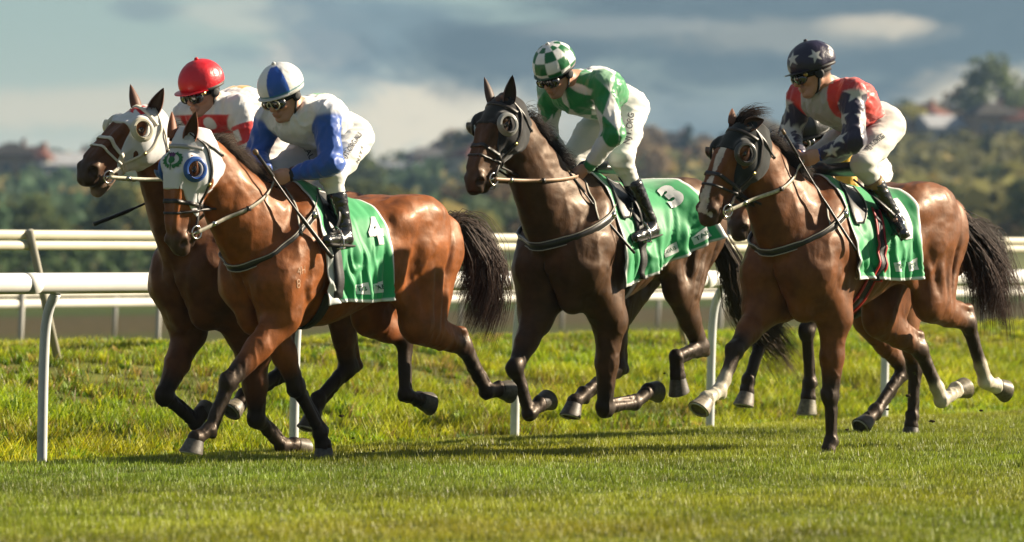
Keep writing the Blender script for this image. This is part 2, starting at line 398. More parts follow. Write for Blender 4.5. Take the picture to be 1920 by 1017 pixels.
def hood(h, white, region, cup, emblem=None, cup2=None):
    hp, HM, k = h['hp'], h['HM'], h['k']; poll = h['poll']; g_ = k*h['spec']['head'].get('girth', 1.2); SS = SDF(); SS.p = [p for p in h['S'].p[h['i'][0]:h['i'][1]] if p.op == 'u']
    nn, rh = h['nn'], h['rh']
    SS.cone(nn[5], nn[6], rh[5]*.99, rh[6]*.99, .05, side=SIDE, ratio=.66)
    x0, x1, ymax = region
    eyes = [hp(.187, s*.098, .018) for s in (-1, 1)]; ears = [hp(.01, s*.052, .05) for s in (-1, 1)]
    def inter(x, y, z):
        dx, dy, dz = x-poll[0], y-poll[1], z-poll[2]
        a = (HM[0, 0]*dx+HM[0, 1]*dy+HM[0, 2]*dz)/k; b = (HM[1, 0]*dx+HM[1, 1]*dy+HM[1, 2]*dz)/g_; c = (HM[2, 0]*dx+HM[2, 1]*dy+HM[2, 2]*dz)/g_
        low = np.clip((.03-c)/.16, 0, 1)
        d = np.maximum(a-(x0+x1*np.sin(low*math.pi*.72)), -.035-.01*low-a+np.clip(c, -.2, 0)*.45)
        d = np.maximum(d, -ymax-c); d = d*k
        for q in eyes: d = np.maximum(d, .050-np.sqrt((x-q[0])**2+(y-q[1])**2+(z-q[2])**2))
        for q in ears: d = np.maximum(d, .030-np.sqrt((x-q[0])**2+(y-q[1])**2+(z-q[2])**2))
        return d
    v, f = SS.build(.0065, inter, off=.007)
    v = v+vnormals(v, f)*((fbm(v*V(16, 16, 7), 2, 5)-.5)*.011)[:, None]
    q = (v-poll) @ HM.T/np.array([k, g_, g_]); col = np.tile(np.array(white), (len(v), 1)).astype(float)
    if emblem: col = emblem(q, col)
    tone = 'white_cloth' if white[0] > .3 else 'black_mesh_cloth'
    o = mesh_obj('hood', v, f, mat(tone, rough=.8, spec=.2, attr=True, sheen=.2, bump=[(420, .35, .0012)]), h['root'], col=col)
    hb = bvh_of((v, f)); 
    for s in (-1, 1):
        c = hp(.187, s*.098, .018); outw = nrm(HM[1]*s*.93+HM[2]*.28+HM[0]*.06); e1 = nrm(HM[0]-outw*np.dot(HM[0], outw)); e2 = np.cross(outw, e1)
        cc = cup2 if (cup2 is not None and s < 0) else cup; mb = MB()
        torus(mb, c+outw*-.006, e1, e2, .064, .010, 40, 10, col=cc); torus(mb, c+outw*.0, e1, e2, .058, .010, 40, 10, col=cc); torus(mb, c+outw*.004, e1, e2, .052, .006, 40, 10, col=cc)
        # half cup behind the eye
        vv = []; n1, n2 = 14, 7
        if h['spec'].get('cups', True):
            for i in range(n1+1):
                a = R(180-(55 if s > 0 else 75)+(110 if s > 0 else 150)*i/n1+h['spec'].get('cupang', 0))+math.pi
                for j in range(n2+1):
                    b = R(4+(28 if s > 0 else 95)*j/n2); rr = .060*math.cos(b*.72)
                    vv.append(c+outw*(.066*math.sin(b)*.8)+(-e1*math.cos(a)-e2*math.sin(a))*(-rr))
            n0 = len(vv); vv += [p+nrm(p-c)*-.003 for p in vv]; ff = []
            for i in range(n1):
                for j in range(n2):
                    a0 = i*(n2+1)+j; ff.append((a0, a0+1, a0+n2+2, a0+n2+1)); b0 = a0+n0; ff.append((b0+n2+1, b0+n2+2, b0+1, b0))
            mb.add(vv, ff, cc)
        mb.build('eye_ring', mat('cup_vinyl', rough=.35, spec=.5, attr=True, coat=.2), o, usecol=True)
    h['hood_bvh'] = hb; return o
def bridle(h, hands, spec):
    fr, hp, HM, k = h['fr'], h['hp'], h['HM'], h['k']; root = h['root']
    hv = [(h['v'], h['f'])]; B = h['bvh']; HB = h.get('hood_bvh')
    class Both:
        def ray_cast(s, o, d, r=9):
            a = B.ray_cast(o, d, r); b = HB.ray_cast(o, d, r) if HB else (None,)*4
            if a[0] is None: return b
            if b[0] is None: return a
            return a if a[3] < b[3] else b
    BB = Both(); h['both'] = BB
    br = empty('bridle'); br.parent = root
    lc = spec.get('leather', (.018, .014, .012)); lm = LEATHER('bridle_leather' if lc[0] < .1 else 'pale_rubber', lc) if lc[0] < .1 else mat('white_webbing', (.62, .58, .48), .6)
    def ring(x, zc, width, name, mm, tilt=0, off=.006, a0=0, a1=360):
        e1 = nrm(HM[2]+HM[0]*tilt); pts = loop_pts(BB, hp(x, 0, zc), e1, HM[1], 56, off, .28, a0, a1); mb = MB()
        strap(mb, [p for p, _ in pts], width, .004, HM[0], a1-a0 == 360); return mb.build(name, mm, br)
    ring(.36, -.03, .024, 'noseband', lm)
    ring(.395, -.045, .014, 'noseband_strap', lm, .25)
    ring(.075, -.02, .022, 'browband', mat('silver_browband', (.35, .34, .32), .4, metal=.3) if spec.get('studs') else lm, 0, .007, -88, 88)
    for s in (-1, 1):
        pts = []
        for x, z in ((.0, .03), (.05, -.03), (.10, -.055), (.18, -.075), (.27, -.075), (.36, -.07), (.44, -.066), (.485, -.066)):
            o = hp(x, s*.3, z); hit = BB.ray_cast(Vector(o), Vector(-HM[1]*s), .4)
            if hit[0] is not None: pts.append(np.array(hit[0])+HM[1]*s*.006)
        if len(pts) > 2:
            pp = smooth_pts(pts, 26); mb = MB(); strap(mb, pp, .018, .004, HM[2]); mb.build('cheek_strap', lm, br)
            mb = MB(); b_ = pp[14]; mb.box(b_+HM[1]*s*.004, (.02, .006, .02), HM.T); mb.build('buckle', mat('brass', (.55, .42, .16), .3, metal=1), br)
            # throat lash
        pts = []
        for x, z in ((.02, .02), (.05, -.06), (.07, -.12), (.08, -.16)):
            o = hp(x, s*.3, z); hit = BB.ray_cast(Vector(o), Vector(-HM[1]*s), .4)
            if hit[0] is not None: pts.append(np.array(hit[0])+HM[1]*s*.006)
        if len(pts) > 2: mb = MB(); strap(mb, smooth_pts(pts, 14), .013, .004, HM[0]); mb.build('throat_strap', lm, br)
        rc = hp(.50, s*.058, -.070); mb = MB(); torus(mb, rc, HM[0], HM[2], .036, .005, 28, 8); mb.build('bit_ring', mat('steel', (.55, .54, .5), .22, metal=1), br)
        mb = MB(); mb.tube([rc, hp(.51, s*.02, -.066)], .009, 8); mb.build('bit_bar', MATS['steel'], br)
        # lower bit strap hanging under the jaw
        mb = MB(); torus(mb, hp(.515, 0, -.085), HM[1], HM[2], .062*k, .0035, 22, 6, a0=180, a1=360); mb.build('bit_loop', MATS['steel'], br)
        hd_ = hands[0] if s > 0 else hands[1]
        a = rc+HM[0]*.0+HM[2]*-.03*0; sag = spec.get('sag', .02)
        rp = []
        for t in np.linspace(0, 1, 22): p = a+(hd_-a)*t; p = p+V(0, s*.035*math.sin(math.pi*t), -sag*math.sin(math.pi*t)); rp.append(p)
        # keep the rein outside the neck
        for i, p in enumerate(rp):
            o = p+V(0, s*.5, 0); hit = B.ray_cast(Vector(o), Vector((0, -s, 0)), 1.0)
            if hit[0] is not None and (hit[0][1]*s) > p[1]*s-.01: rp[i] = V(p[0], hit[0][1]+s*.012, p[2])
        rp = smooth_pts([rp[0]]+[(rp[i-1]+rp[i]+rp[i+1])/3 for i in range(1, 21)]+[rp[-1]], 34)
        mb = MB(); strap(mb, rp, .021, .006, V(0, .2, 1)); 
        rn = mb.build('rein', mat('rein_'+spec['name'], spec.get('rein', (.45, .40, .30)), .55, noise=(50, .7, 1.2)), br)
        for t in (6, 16):
            mb = MB(); mb.box(rp[t], (.03, .012, .028), None); mb.build('rein_stop', MATS['steel'] if t == 6 else lm, rn)
def breastplate(h, spec):
    fr = h['fr']; B = h['bvh']; root = h['root']; lc = spec.get('plate', (.014, .013, .012))
    m_ = mat('breast_strap', (.016, .015, .015), .38, .5, coat=.15, bump=[(200, .3, .002)])
    top = empty('breastplate'); top.parent = root
    # around the chest, between two points of the horse: front centre and side
    zf, zs, xs = spec.get('chest', (1.20, 1.46, .15)); dz = h['dz']; c = V(xs, 0, zs+dz); fwd = nrm(V(.70-xs, 0, zf-zs)); 
    pts = loop_pts(B, c, fwd, SIDE, 60, .008, 1.1, -100, 100); mb = MB(); up = nrm(np.cross(fwd, SIDE)); wd = spec.get('width', .055)
    strap(mb, [p for p, _ in pts], wd, .007, [up for _ in pts], col=(1, 1, 1)); mb.build('chest_strap', m_, top)
    mb = MB(); e = [(p+d*.006) for p, d in pts]
    for sg in (-1, 1): mb.tube([q+up*sg*(wd/2-.002) for q in e], .003, 5)
    mb.build('edge_piping', mat('pale_piping', (.42, .39, .32), .5), top)
    # neck strap holding it up
    cx = V(spec.get('nx', .40), 0, 1.32+dz); fw = nrm(V(.50, 0, .86)); nd = nrm(V(.78, 0, -.5))
    q = loop_pts(B, V(.47, 0, 1.30+dz), nrm(V(-.35, 0, 1)), SIDE, 36, .006, .9, -88, 88); mb = MB()
    strap(mb, [p for p, _ in q], .016, .004, nrm(V(1, 0, .35))); mb.build('neck_strap', mat('grey_webbing', (.25, .24, .2), .6), top)
    for s in (-1, 1):
        i = int(len(pts)*(.5+.29*s)); mb = MB(); mb.box(pts[i][0]+pts[i][1]*.004, (.03, .03, .04)); mb.build('buckle', MATS['steel'], top)
def cloth(h, x0, x1, zb, green, label, rise=0, pale=0, texts=(), number=None, front_dip=.04, flare=None, offs=.012, white=(.62, .63, .62)):
    """saddlecloth that lies over the back and hangs straight below the widest part"""
    B = h['bvh']; dz = h['dz']; nu, nv2 = 64, 70; rows = []
    for i in range(nu+1):
        t = i/nu; x = x0+(x1-x0)*t; side = {}
        for s in (-1, 1):
            prof = [];
            for a in range(0, 151, 3):
                d = V(0, s*math.sin(R(a)), math.cos(R(a))); o = V(x, 0, 1.18+dz)+d*.9
                hit = B.ray_cast(Vector(o), Vector(-d), 1.2)
                if hit[0] is None: continue
                prof.append(np.array(hit[0])+d*offs)
            out = [V(x, 0, prof[0][2])]; my = 0
            for p in prof[1:]:
                y = abs(p[1])
                if y < my-.002: p = V(x, s*(my+.002), p[2])
                my = max(my, y, my+.0)
                if p[2] < out[-1][2]: out.append(V(x, p[1], p[2]))
                if p[2] < zb-.12: break
            side[s] = np.array(out)
        rows.append(side)
    Ws = {}
    for s in (-1, 1):
        G = np.zeros((nu+1, nv2+1, 3))
        for i in range(nu+1):
            t = i/nu; p = rows[i][s]; zbt = zb+dz+(front_dip*math.sin(math.pi*min(t*2.2, 1)) if 0 else 0)-front_dip*(1-t)**3*.8+.02*math.sin(t*5.5+s)*.6+rise*max(0, t-.15)**1.2
            l = np.r_[0, np.cumsum(np.linalg.norm(np.diff(p, axis=0), axis=1))]
            zi = np.interp(-zbt, -p[:, 2], l); L_ = np.linspace(0, zi, nv2+1)
            for c in range(3): G[i, :, c] = np.interp(L_, l, p[:, c])
            if p[-1, 2] > zbt: pass
        # smooth
        for _ in range(3):
            G[1:-1] = (G[:-2]+2*G[1:-1]+G[2:])/4; G[:, 1:-1] = (G[:, :-2]+2*G[:, 1:-1]+G[:, 2:])/4
        vv = np.linspace(0, 1, nv2+1)[None, :]; tt = np.linspace(0, 1, nu+1)[:, None]
        low = np.clip((vv-.45)/.55, 0, 1)
        fold = low**1.4*.024*(np.sin(tt*19+3.2*vv+h['fr'].t)+.6*np.sin(tt*37+1.3+vv*4))+low*.010
        fold = fold+.026*(.5-np.abs(fbm(np.stack([tt*6+vv*2.0, vv*3.0-tt*2, 0*tt+0*vv+h['fr'].t], -1), 2, 4)-.5)*5)*(.25+low)+.004*np.sin(tt*60+vv*14)*low
        G[:, :, 1] += s*np.abs(fold+.004*low)+s*.002
        if flare and s > 0:
            a_ = np.clip((tt-.62)/.38, 0, 1)**1.5*np.clip((vv-.35)/.65, 0, 1); G[:, :, 1] += flare[0]*a_; G[:, :, 2] += flare[1]*a_+flare[1]*.18*np.sin(tt*30)*a_; G[:, :, 0] += flare[2]*a_
        G[:, :, 0] += .010*np.sin(vv*7+2)*(tt-.5)
        Ws[s] = G
    full = np.concatenate([Ws[-1][:, ::-1], Ws[1][:, 1:]], 1); n2 = full.shape[1]
    v = full.reshape(-1, 3); f = np.array([[i*n2+j, i*n2+j+1, (i+1)*n2+j+1, (i+1)*n2+j] for i in range(nu) for j in range(n2-1)])
    col = np.tile(np.array(green), (len(v), 1)); tt = np.repeat(np.linspace(0, 1, nu+1), n2); ss_ = np.tile(np.abs(np.linspace(-1, 1, n2)), nu+1)
    if pale: sg = np.tile(np.linspace(-1, 1, n2), nu+1); col[(tt < pale*np.clip((sg-.40)/.25, 0, 1)) & (sg > .4)] = (.50, .52, .50)
    edge = (tt < .022) | (tt > .978) | (ss_ > .972); col[edge] = white
    fv = np.vstack([v, v-vnormals(v, f)*.004]); N_ = len(v); ff = np.vstack([f, f[:, ::-1]+N_])
    bd = [j for j in range(n2)]; rim = []
    def seam(a): 
        for p, q in zip(a[:-1], a[1:]): rim.append((p, q, q+N_, p+N_))
    seam([j for j in range(n2)]); seam([nu*n2+j for j in range(n2)][::-1]); seam([i*n2 for i in range(nu+1)][::-1]); seam([i*n2+n2-1 for i in range(nu+1)])
    ff = np.vstack([ff, np.array(rim)[:, ::-1]])
    h['cloth_bvh'] = bvh_of((v, f)); h['cloth_grid'] = Ws[1]
    root = empty('saddlecloth', h['fr'].o, h['fr'].rz, label, 'saddlecloth', 'numbered green saddlecloths')
    mesh_obj('cloth', fv, ff, mat('satin_cloth', rough=.55, spec=.35, attr=True, sheen=.3, bump=[(14, .22, .010), (600, .2, .0006)]), root, col=np.vstack([col, col]))
    h['cloth_root'] = root
    G = Ws[1]
    def at(t, vq): 
        i = min(max(t, 0), .999)*nu; j = min(max(vq, 0), .999)*nv2; a, b = int(i), int(j); fa, fb = i-a, j-b
        return (G[a, b]*(1-fa)+G[a+1, b]*fa)*(1-fb)+(G[a, b+1]*(1-fa)+G[a+1, b+1]*fa)*fb
    def patch(name, poly_t, mat_, off=.0035, dens=8):
        """a printed shape: polygons given in cloth coordinates (metres back, metres down from an anchor)"""
        mb = MB()
        for v2, f2 in poly_t:
            out = []
            for tq, vq in v2: 
                p = at(tq, vq); q = at(min(tq+.01, 1), vq)-p; r_ = at(tq, min(vq+.01, 1))-at(tq, max(vq-.01, 0)); nn_ = nrm(np.cross(r_, q)); 
                if nn_[1] < 0: nn_ = -nn_
                out.append(p+nn_*off)
            mb.add(out, f2)
        return mb.build(name, mat_, root)
    h['patch'] = patch; h['at'] = at
    return root
def text_poly(txt, size, bold=0.0):
    cu = bpy.data.curves.new('t', 'FONT'); cu.body = txt; cu.size = size; cu.offset = bold; cu.align_x = 'CENTER'; cu.align_y = 'CENTER'
    o = bpy.data.objects.new('t', cu); COL.objects.link(o); dg = bpy.context.evaluated_depsgraph_get(); me = o.evaluated_get(dg).to_mesh()
    bm = bmesh.new(); bm.from_mesh(me); bmesh.ops.triangulate(bm, faces=bm.faces)
    for _ in range(5):
        es = [e for e in bm.edges if e.calc_length() > max(.012, size*.06)]
        if es: bmesh.ops.subdivide_edges(bm, edges=es, cuts=1); bmesh.ops.triangulate(bm, faces=bm.faces)
    v = [(q.co.x, q.co.y) for q in bm.verts]; f = [[x.index for x in q.verts] for q in bm.faces]; bm.free()
    o.evaluated_get(dg).to_mesh_clear(); bpy.data.objects.remove(o); bpy.data.curves.remove(cu); return v, f
def cloth_text(h, txt, t, vq, size, name, m_, sx=None, rot=0, mirror=1, bold=0, off=.0035, box=None):
    G = h['cloth_grid']; Lx = abs(G[0, 30, 0]-G[-1, 30, 0]); Lv = np.linalg.norm(np.diff(G[32], axis=0), axis=1).sum()
    out = []
    if box:
        w_, hh = box; nx, ny = 16, 10; t = min(max(t, w_/2/Lx+.01), 1-w_/2/Lx-.03); vv = []; c_, s_ = math.cos(rot), math.sin(rot)
        for i in range(nx+1):
            for j in range(ny+1):
                a, b = (i/nx-.5)*w_, (j/ny-.5)*hh+ (i/nx-.5)*hh*.22*(1 if j > ny/2 else -.3); vv.append((t+(a*c_-b*s_)/Lx, vq-(a*s_+b*c_)/Lv))
        ff = [(i*(ny+1)+j, (i+1)*(ny+1)+j, (i+1)*(ny+1)+j+1, i*(ny+1)+j+1) for i in range(nx) for j in range(ny)]
        h['patch'](name+'_panel' if False else 'badge', [(vv, ff)], mat('badge_white', (.62, .64, .62), .6), .003)
        off = .010
    if txt:
        v, f = text_poly(txt, size, bold); c_, s_ = math.cos(rot), math.sin(rot)
        vv = [(t+(a*c_-b*s_)/Lx, vq-(a*s_+b*c_)/Lv) for a, b in v]; h['patch'](name, [(vv, f)], m_, off)
def saddle(h, foot, spec):
    """light racing saddle with girth, leathers and irons"""
    dz = h['dz']; B = h['cloth_bvh']; root = empty('racing_saddle', h['fr'].o, h['fr'].rz, spec['saddle_label'], 'saddle', 'racing saddles'); S = SDF(); Z = h['Z']
    x = spec.get('sx', .05); tz = max(h['at'](.4, 0)[2], h['at'](.2, 0)[2])
    S.cone((x+.17, 0, tz+.035), (x-.16, 0, tz+.045), .035, .045, .04, side=SIDE, ratio=2.3); S.ell((x+.18, 0, tz+.05), (.03, .05, .03), None, .03); S.ell((x-.19, 0, tz+.055), (.05, .11, .022), None, .03)
    v, f = S.build(.009); mesh_obj('seat', v, f, LEATHER('saddle_leather', (.012, .011, .011)), root)
    lm = MATS['saddle_leather']
    for s in (-1, 1):
        mb = MB(); g = []
        for i in range(9):
            row = []
            for j in range(15):
                t = j/14; wd = (.07+.03*math.sin(t*math.pi)) ; xx = x+.03+t*.10+(i/8-.5)*2*wd*(1-.55*t**3); a = R(12+50*t)
                d = V(0, s*math.sin(a), math.cos(a)); o = V(xx, 0, 1.18+dz)+d*.9; hit = B.ray_cast(Vector(o), Vector(-d), 1.2)
                if hit[0] is None: hit = h['bvh'].ray_cast(Vector(o), Vector(-d), 1.2)
                row.append(np.array(hit[0])+d*.012)
            g.append(row)
        g = np.array(g); n1, n2 = 9, 15; v_ = g.reshape(-1, 3); v2 = v_+V(0, s*.006, .002)
        ff = [(i*n2+j, i*n2+j+1, (i+1)*n2+j+1, (i+1)*n2+j) for i in range(n1-1) for j in range(n2-1)]
        ff = ff+[tuple(q+len(v_) for q in r_[::-1]) for r_ in ff]
        rim = [i for i in range(n2)]+[i*n2+n2-1 for i in range(1, n1)]+[(n1-1)*n2+j for j in range(n2-2, -1, -1)]+[i*n2 for i in range(n1-2, 0, -1)]
        ff += [(rim[i], rim[(i+1) % len(rim)], rim[(i+1) % len(rim)]+len(v_), rim[i]+len(v_)) for i in range(len(rim))]
        mb.add(np.vstack([v_, v2]), ff); mb.build('flap', lm, root)
        mb = MB(); edge = [v2[i] for i in range(n2)]; mb.tube([e_+V(0, s*.002, 0) for e_ in edge], .004, 6); mb.build('flap_piping', mat('pale_piping', (.42, .39, .32), .5), root)
        ft = foot if s > 0 else V(foot[0], -foot[1], foot[2])
        a = V(x+.06, s*.16, tz-.02); mb = MB(); strap(mb, smooth_pts([a, (a+ft)/2+V(0, s*.05, .02), ft+V(0, 0, .10)], 14), .022, .004, V(1, 0, 0)); mb.build('stirrup_leather', lm, root)
        mb = MB(); c = ft; w_ = .06
        pts = [c+V(0, -w_, 0), c+V(0, -w_*.95, .05), c+V(0, -w_*.5, .10), c+V(0, 0, .118), c+V(0, w_*.5, .10), c+V(0, w_*.95, .05), c+V(0, w_, 0)]
        mb.tube(smooth_pts(pts, 20), .0055, 6); mb.box(c+V(0, 0, -.004), (.034, w_*2, .012)); st = mb.build('stirrup_iron', mat('steel', (.55, .54, .5), .22, metal=1), root)
    gx = spec.get('gx', .20); c = V(gx, 0, 1.15+dz); up = nrm(V(spec.get('gt', 0), 0, 1)); pts = []
    class BC:
        def ray_cast(s, o, d, r=9):
            a = h['trunk_bvh'].ray_cast(o, d, r); b = B.ray_cast(o, d, r)
            if a[0] is None: return b
            if b[0] is None: return a
            return a if a[3] < b[3] else b
    pts = loop_pts(BC(), c, up, SIDE, 64, .010, 1.0, 40, 320)
    mb = MB(); ax = nrm(np.cross(up, SIDE)); strap(mb, [p for p, _ in pts], .075, .006, ax); mb.build('girth', mat('girth_web', spec.get('girth_col', (.013, .012, .012)), .6, bump=[(200, .3, .002)]), root)
    if spec.get('girth_edge'):
        mb = MB()
        for sg in (-1, 1): strap(mb, [p+d*.004+ax*sg*.036 for p, d in pts], .016, .008, ax)
        mb.build('girth_edge', mat('girth_edge_'+spec['name'], spec['girth_edge'], .5), root)
    return root
# ------------------------------------------------------------------ the track
RP = V(-2.845, 32.26); RD = nrm(V(.5358, .8443)); RN = V(-RD[1], RD[0])      # the rail's line and the direction away from the camera side
def rail_pt(i, w_=0): p = RP+RD*2.67*i+RN*w_; return p
def wcoord(x, y): return (x-RP[0])*RN[0]+(y-RP[1])*RN[1]
WZ = [(-60, 0), (-1.5, 0), (-.35, -.08), (.3, -.10), (1.0, -.10), (2.5, .10), (4.5, .36), (6.0, .44), (7.2, .43), (9.5, .15), (12, 0), (40, 0), (2000, 0)]
def gz(w_): return np.interp(w_, [a for a, _ in WZ], [b for _, b in WZ])
def ground_height(x, y):
    w_ = wcoord(x, y); z = gz(w_); b = np.clip(w_/1.5, 0, 1)*np.clip((14-w_)/4, 0, 1)
    p = np.stack([x, y, 0*x], -1); return z+b*((fbm(p*.9, 3, 21)-.5)*.14+(fbm(p*.28, 2, 22)-.5)*.12)+(1-b)*(fbm(p*.5, 2, 23)-.5)*.012*(w_ < 0)
def grid_mesh(name, wa, la, mat_, fz=ground_height):
    W_, L_ = np.meshgrid(wa, la, indexing='ij'); x = RP[0]+RN[0]*W_+RD[0]*L_; y = RP[1]+RN[1]*W_+RD[1]*L_
    v = np.stack([x, y, fz(x.ravel(), y.ravel()).reshape(x.shape)], -1).reshape(-1, 3); n1, n2 = len(wa), len(la)
    f = np.array([[i*n2+j, i*n2+j+1, (i+1)*n2+j+1, (i+1)*n2+j] for i in range(n1-1) for j in range(n2-1)])[:, ::-1]
    return mesh_obj(name, v, f, mat_)
def ground_mat():
    m_ = bpy.data.materials.new('ground'); m_.use_nodes = True; nt = m_.node_tree; N = nt.nodes; L = nt.links; b = N['Principled BSDF']; b.inputs['Roughness'].default_value = .95; b.inputs['Specular IOR Level'].default_value = .1
    tc = N.new('ShaderNodeTexCoord'); d = N.new('ShaderNodeVectorMath'); d.operation = 'DOT_PRODUCT'; L.new(tc.outputs['Object'], d.inputs[0]); d.inputs[1].default_value = (RN[0], RN[1], 0)
    o = N.new('ShaderNodeMath'); o.operation = 'SUBTRACT'; L.new(d.outputs['Value'], o.inputs[0]); o.inputs[1].default_value = float(np.dot(RP, RN))
    nz = N.new('ShaderNodeTexNoise'); nz.inputs['Scale'].default_value = .8; nz.inputs['Detail'].default_value = 6; L.new(tc.outputs['Object'], nz.inputs['Vector'])
    a = N.new('ShaderNodeMath'); a.operation = 'MULTIPLY_ADD'; L.new(nz.outputs['Fac'], a.inputs[0]); a.inputs[1].default_value = 3.0; L.new(o.outputs[0], a.inputs[2])
    mr = N.new('ShaderNodeMapRange'); L.new(a.outputs[0], mr.inputs[0]); mr.inputs[1].default_value = 0; mr.inputs[2].default_value = 130
    cr = N.new('ShaderNodeValToRGB'); L.new(mr.outputs[0], cr.inputs[0]); el = cr.color_ramp.elements
    stops = [(0, (.075, .10, .014)), (9.5, (.13, .13, .03)), (13, (.10, .11, .025)), (30, (.055, .060, .016)), (33, (.060, .048, .020)), (46, (.056, .046, .020)), (49, (.035, .055, .012)), (62, (.06, .075, .02)), (66, (.06, .05, .024)), (80, (.058, .05, .022)), (84, (.025, .040, .012)), (129, (.02, .034, .010))]
    while len(el) > 1: el.remove(el[-1])
    el[0].position = 0; el[0].color = (*stops[0][1], 1)
    for p, c in stops[1:]:
        e = el.new(p/130); e.color = (*c, 1)
    n2 = N.new('ShaderNodeTexNoise'); n2.inputs['Scale'].default_value = 3.5; n2.inputs['Detail'].default_value = 8; L.new(tc.outputs['Object'], n2.inputs['Vector'])
    mm = N.new('ShaderNodeMapRange'); L.new(n2.outputs['Fac'], mm.inputs[0]); mm.inputs[1].default_value = .3; mm.inputs[2].default_value = .7; mm.inputs[3].default_value = .5; mm.inputs[4].default_value = 1.5
    sc_ = N.new('ShaderNodeVectorMath'); sc_.operation = 'SCALE'; L.new(cr.outputs[0], sc_.inputs[0]); L.new(mm.outputs[0], sc_.inputs['Scale']); L.new(sc_.outputs[0], b.inputs['Base Color'])
    return m_
wa = np.r_[np.linspace(-30, -2, 15), np.linspace(-1.5, 0, 10), np.linspace(.2, 13, 70), np.geomspace(14, 900, 30)]
la = np.r_[-np.geomspace(400, 30, 8), np.linspace(-25, 60, 240), np.geomspace(62, 900, 30)]
gr = grid_mesh('ground', wa, la, ground_mat()); tag(gr, kind='structure')
def blades(name, x, y, hgt, wid, lean, cols, mat_, seg=2, z=None, label=None):
    n = len(x); g = rng; ang = g.uniform(0, 2*math.pi, n); z = ground_height(x, y)-.004 if z is None else z
    ld = g.uniform(0, 2*math.pi, n); lx, ly = np.cos(ld)*lean*hgt+hgt*.12, np.sin(ld)*lean*hgt
    wx, wy = np.cos(ang)*wid/2, np.sin(ang)*wid/2
    if seg == 1:
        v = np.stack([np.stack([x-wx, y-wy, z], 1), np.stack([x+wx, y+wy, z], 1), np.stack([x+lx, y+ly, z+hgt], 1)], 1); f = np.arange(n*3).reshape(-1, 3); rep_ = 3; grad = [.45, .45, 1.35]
    else:
        t = .55; v = np.stack([np.stack([x-wx, y-wy, z], 1), np.stack([x+wx, y+wy, z], 1), np.stack([x+lx*.35+wx*.8, y+ly*.35+wy*.8, z+hgt*t], 1), np.stack([x+lx*.35-wx*.8, y+ly*.35-wy*.8, z+hgt*t], 1),
                                 np.stack([x+lx, y+ly, z+hgt], 1), np.stack([x+lx*1.02, y+ly*1.02, z+hgt*.995], 1)], 1)
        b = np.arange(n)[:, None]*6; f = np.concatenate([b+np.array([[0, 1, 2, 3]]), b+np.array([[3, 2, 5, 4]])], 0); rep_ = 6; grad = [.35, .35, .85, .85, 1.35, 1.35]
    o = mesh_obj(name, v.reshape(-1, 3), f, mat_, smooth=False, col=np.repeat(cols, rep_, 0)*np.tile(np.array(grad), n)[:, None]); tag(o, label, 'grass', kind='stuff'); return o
def grass_mat(name, rough=.55, tr=.35):
    m_ = bpy.data.materials.new(name); m_.use_nodes = True; nt = m_.node_tree; N = nt.nodes; L = nt.links; b = N['Principled BSDF']; b.inputs['Roughness'].default_value = rough; b.inputs['Specular IOR Level'].default_value = .35
    a = N.new('ShaderNodeAttribute'); a.attribute_name = 'Col'; L.new(a.outputs['Color'], b.inputs['Base Color']); t = N.new('ShaderNodeBsdfTranslucent'); 
    mu = N.new('ShaderNodeVectorMath'); mu.operation = 'MULTIPLY'; mu.inputs[1].default_value = (1.3, 1.25, .6); L.new(a.outputs['Color'], mu.inputs[0]); L.new(mu.outputs[0], t.inputs['Color'])
    mx = N.new('ShaderNodeMixShader'); mx.inputs[0].default_value = tr; L.new(b.outputs[0], mx.inputs[1]); L.new(t.outputs[0], mx.inputs[2]); L.new(mx.outputs[0], N['Material Output'].inputs['Surface']); return m_
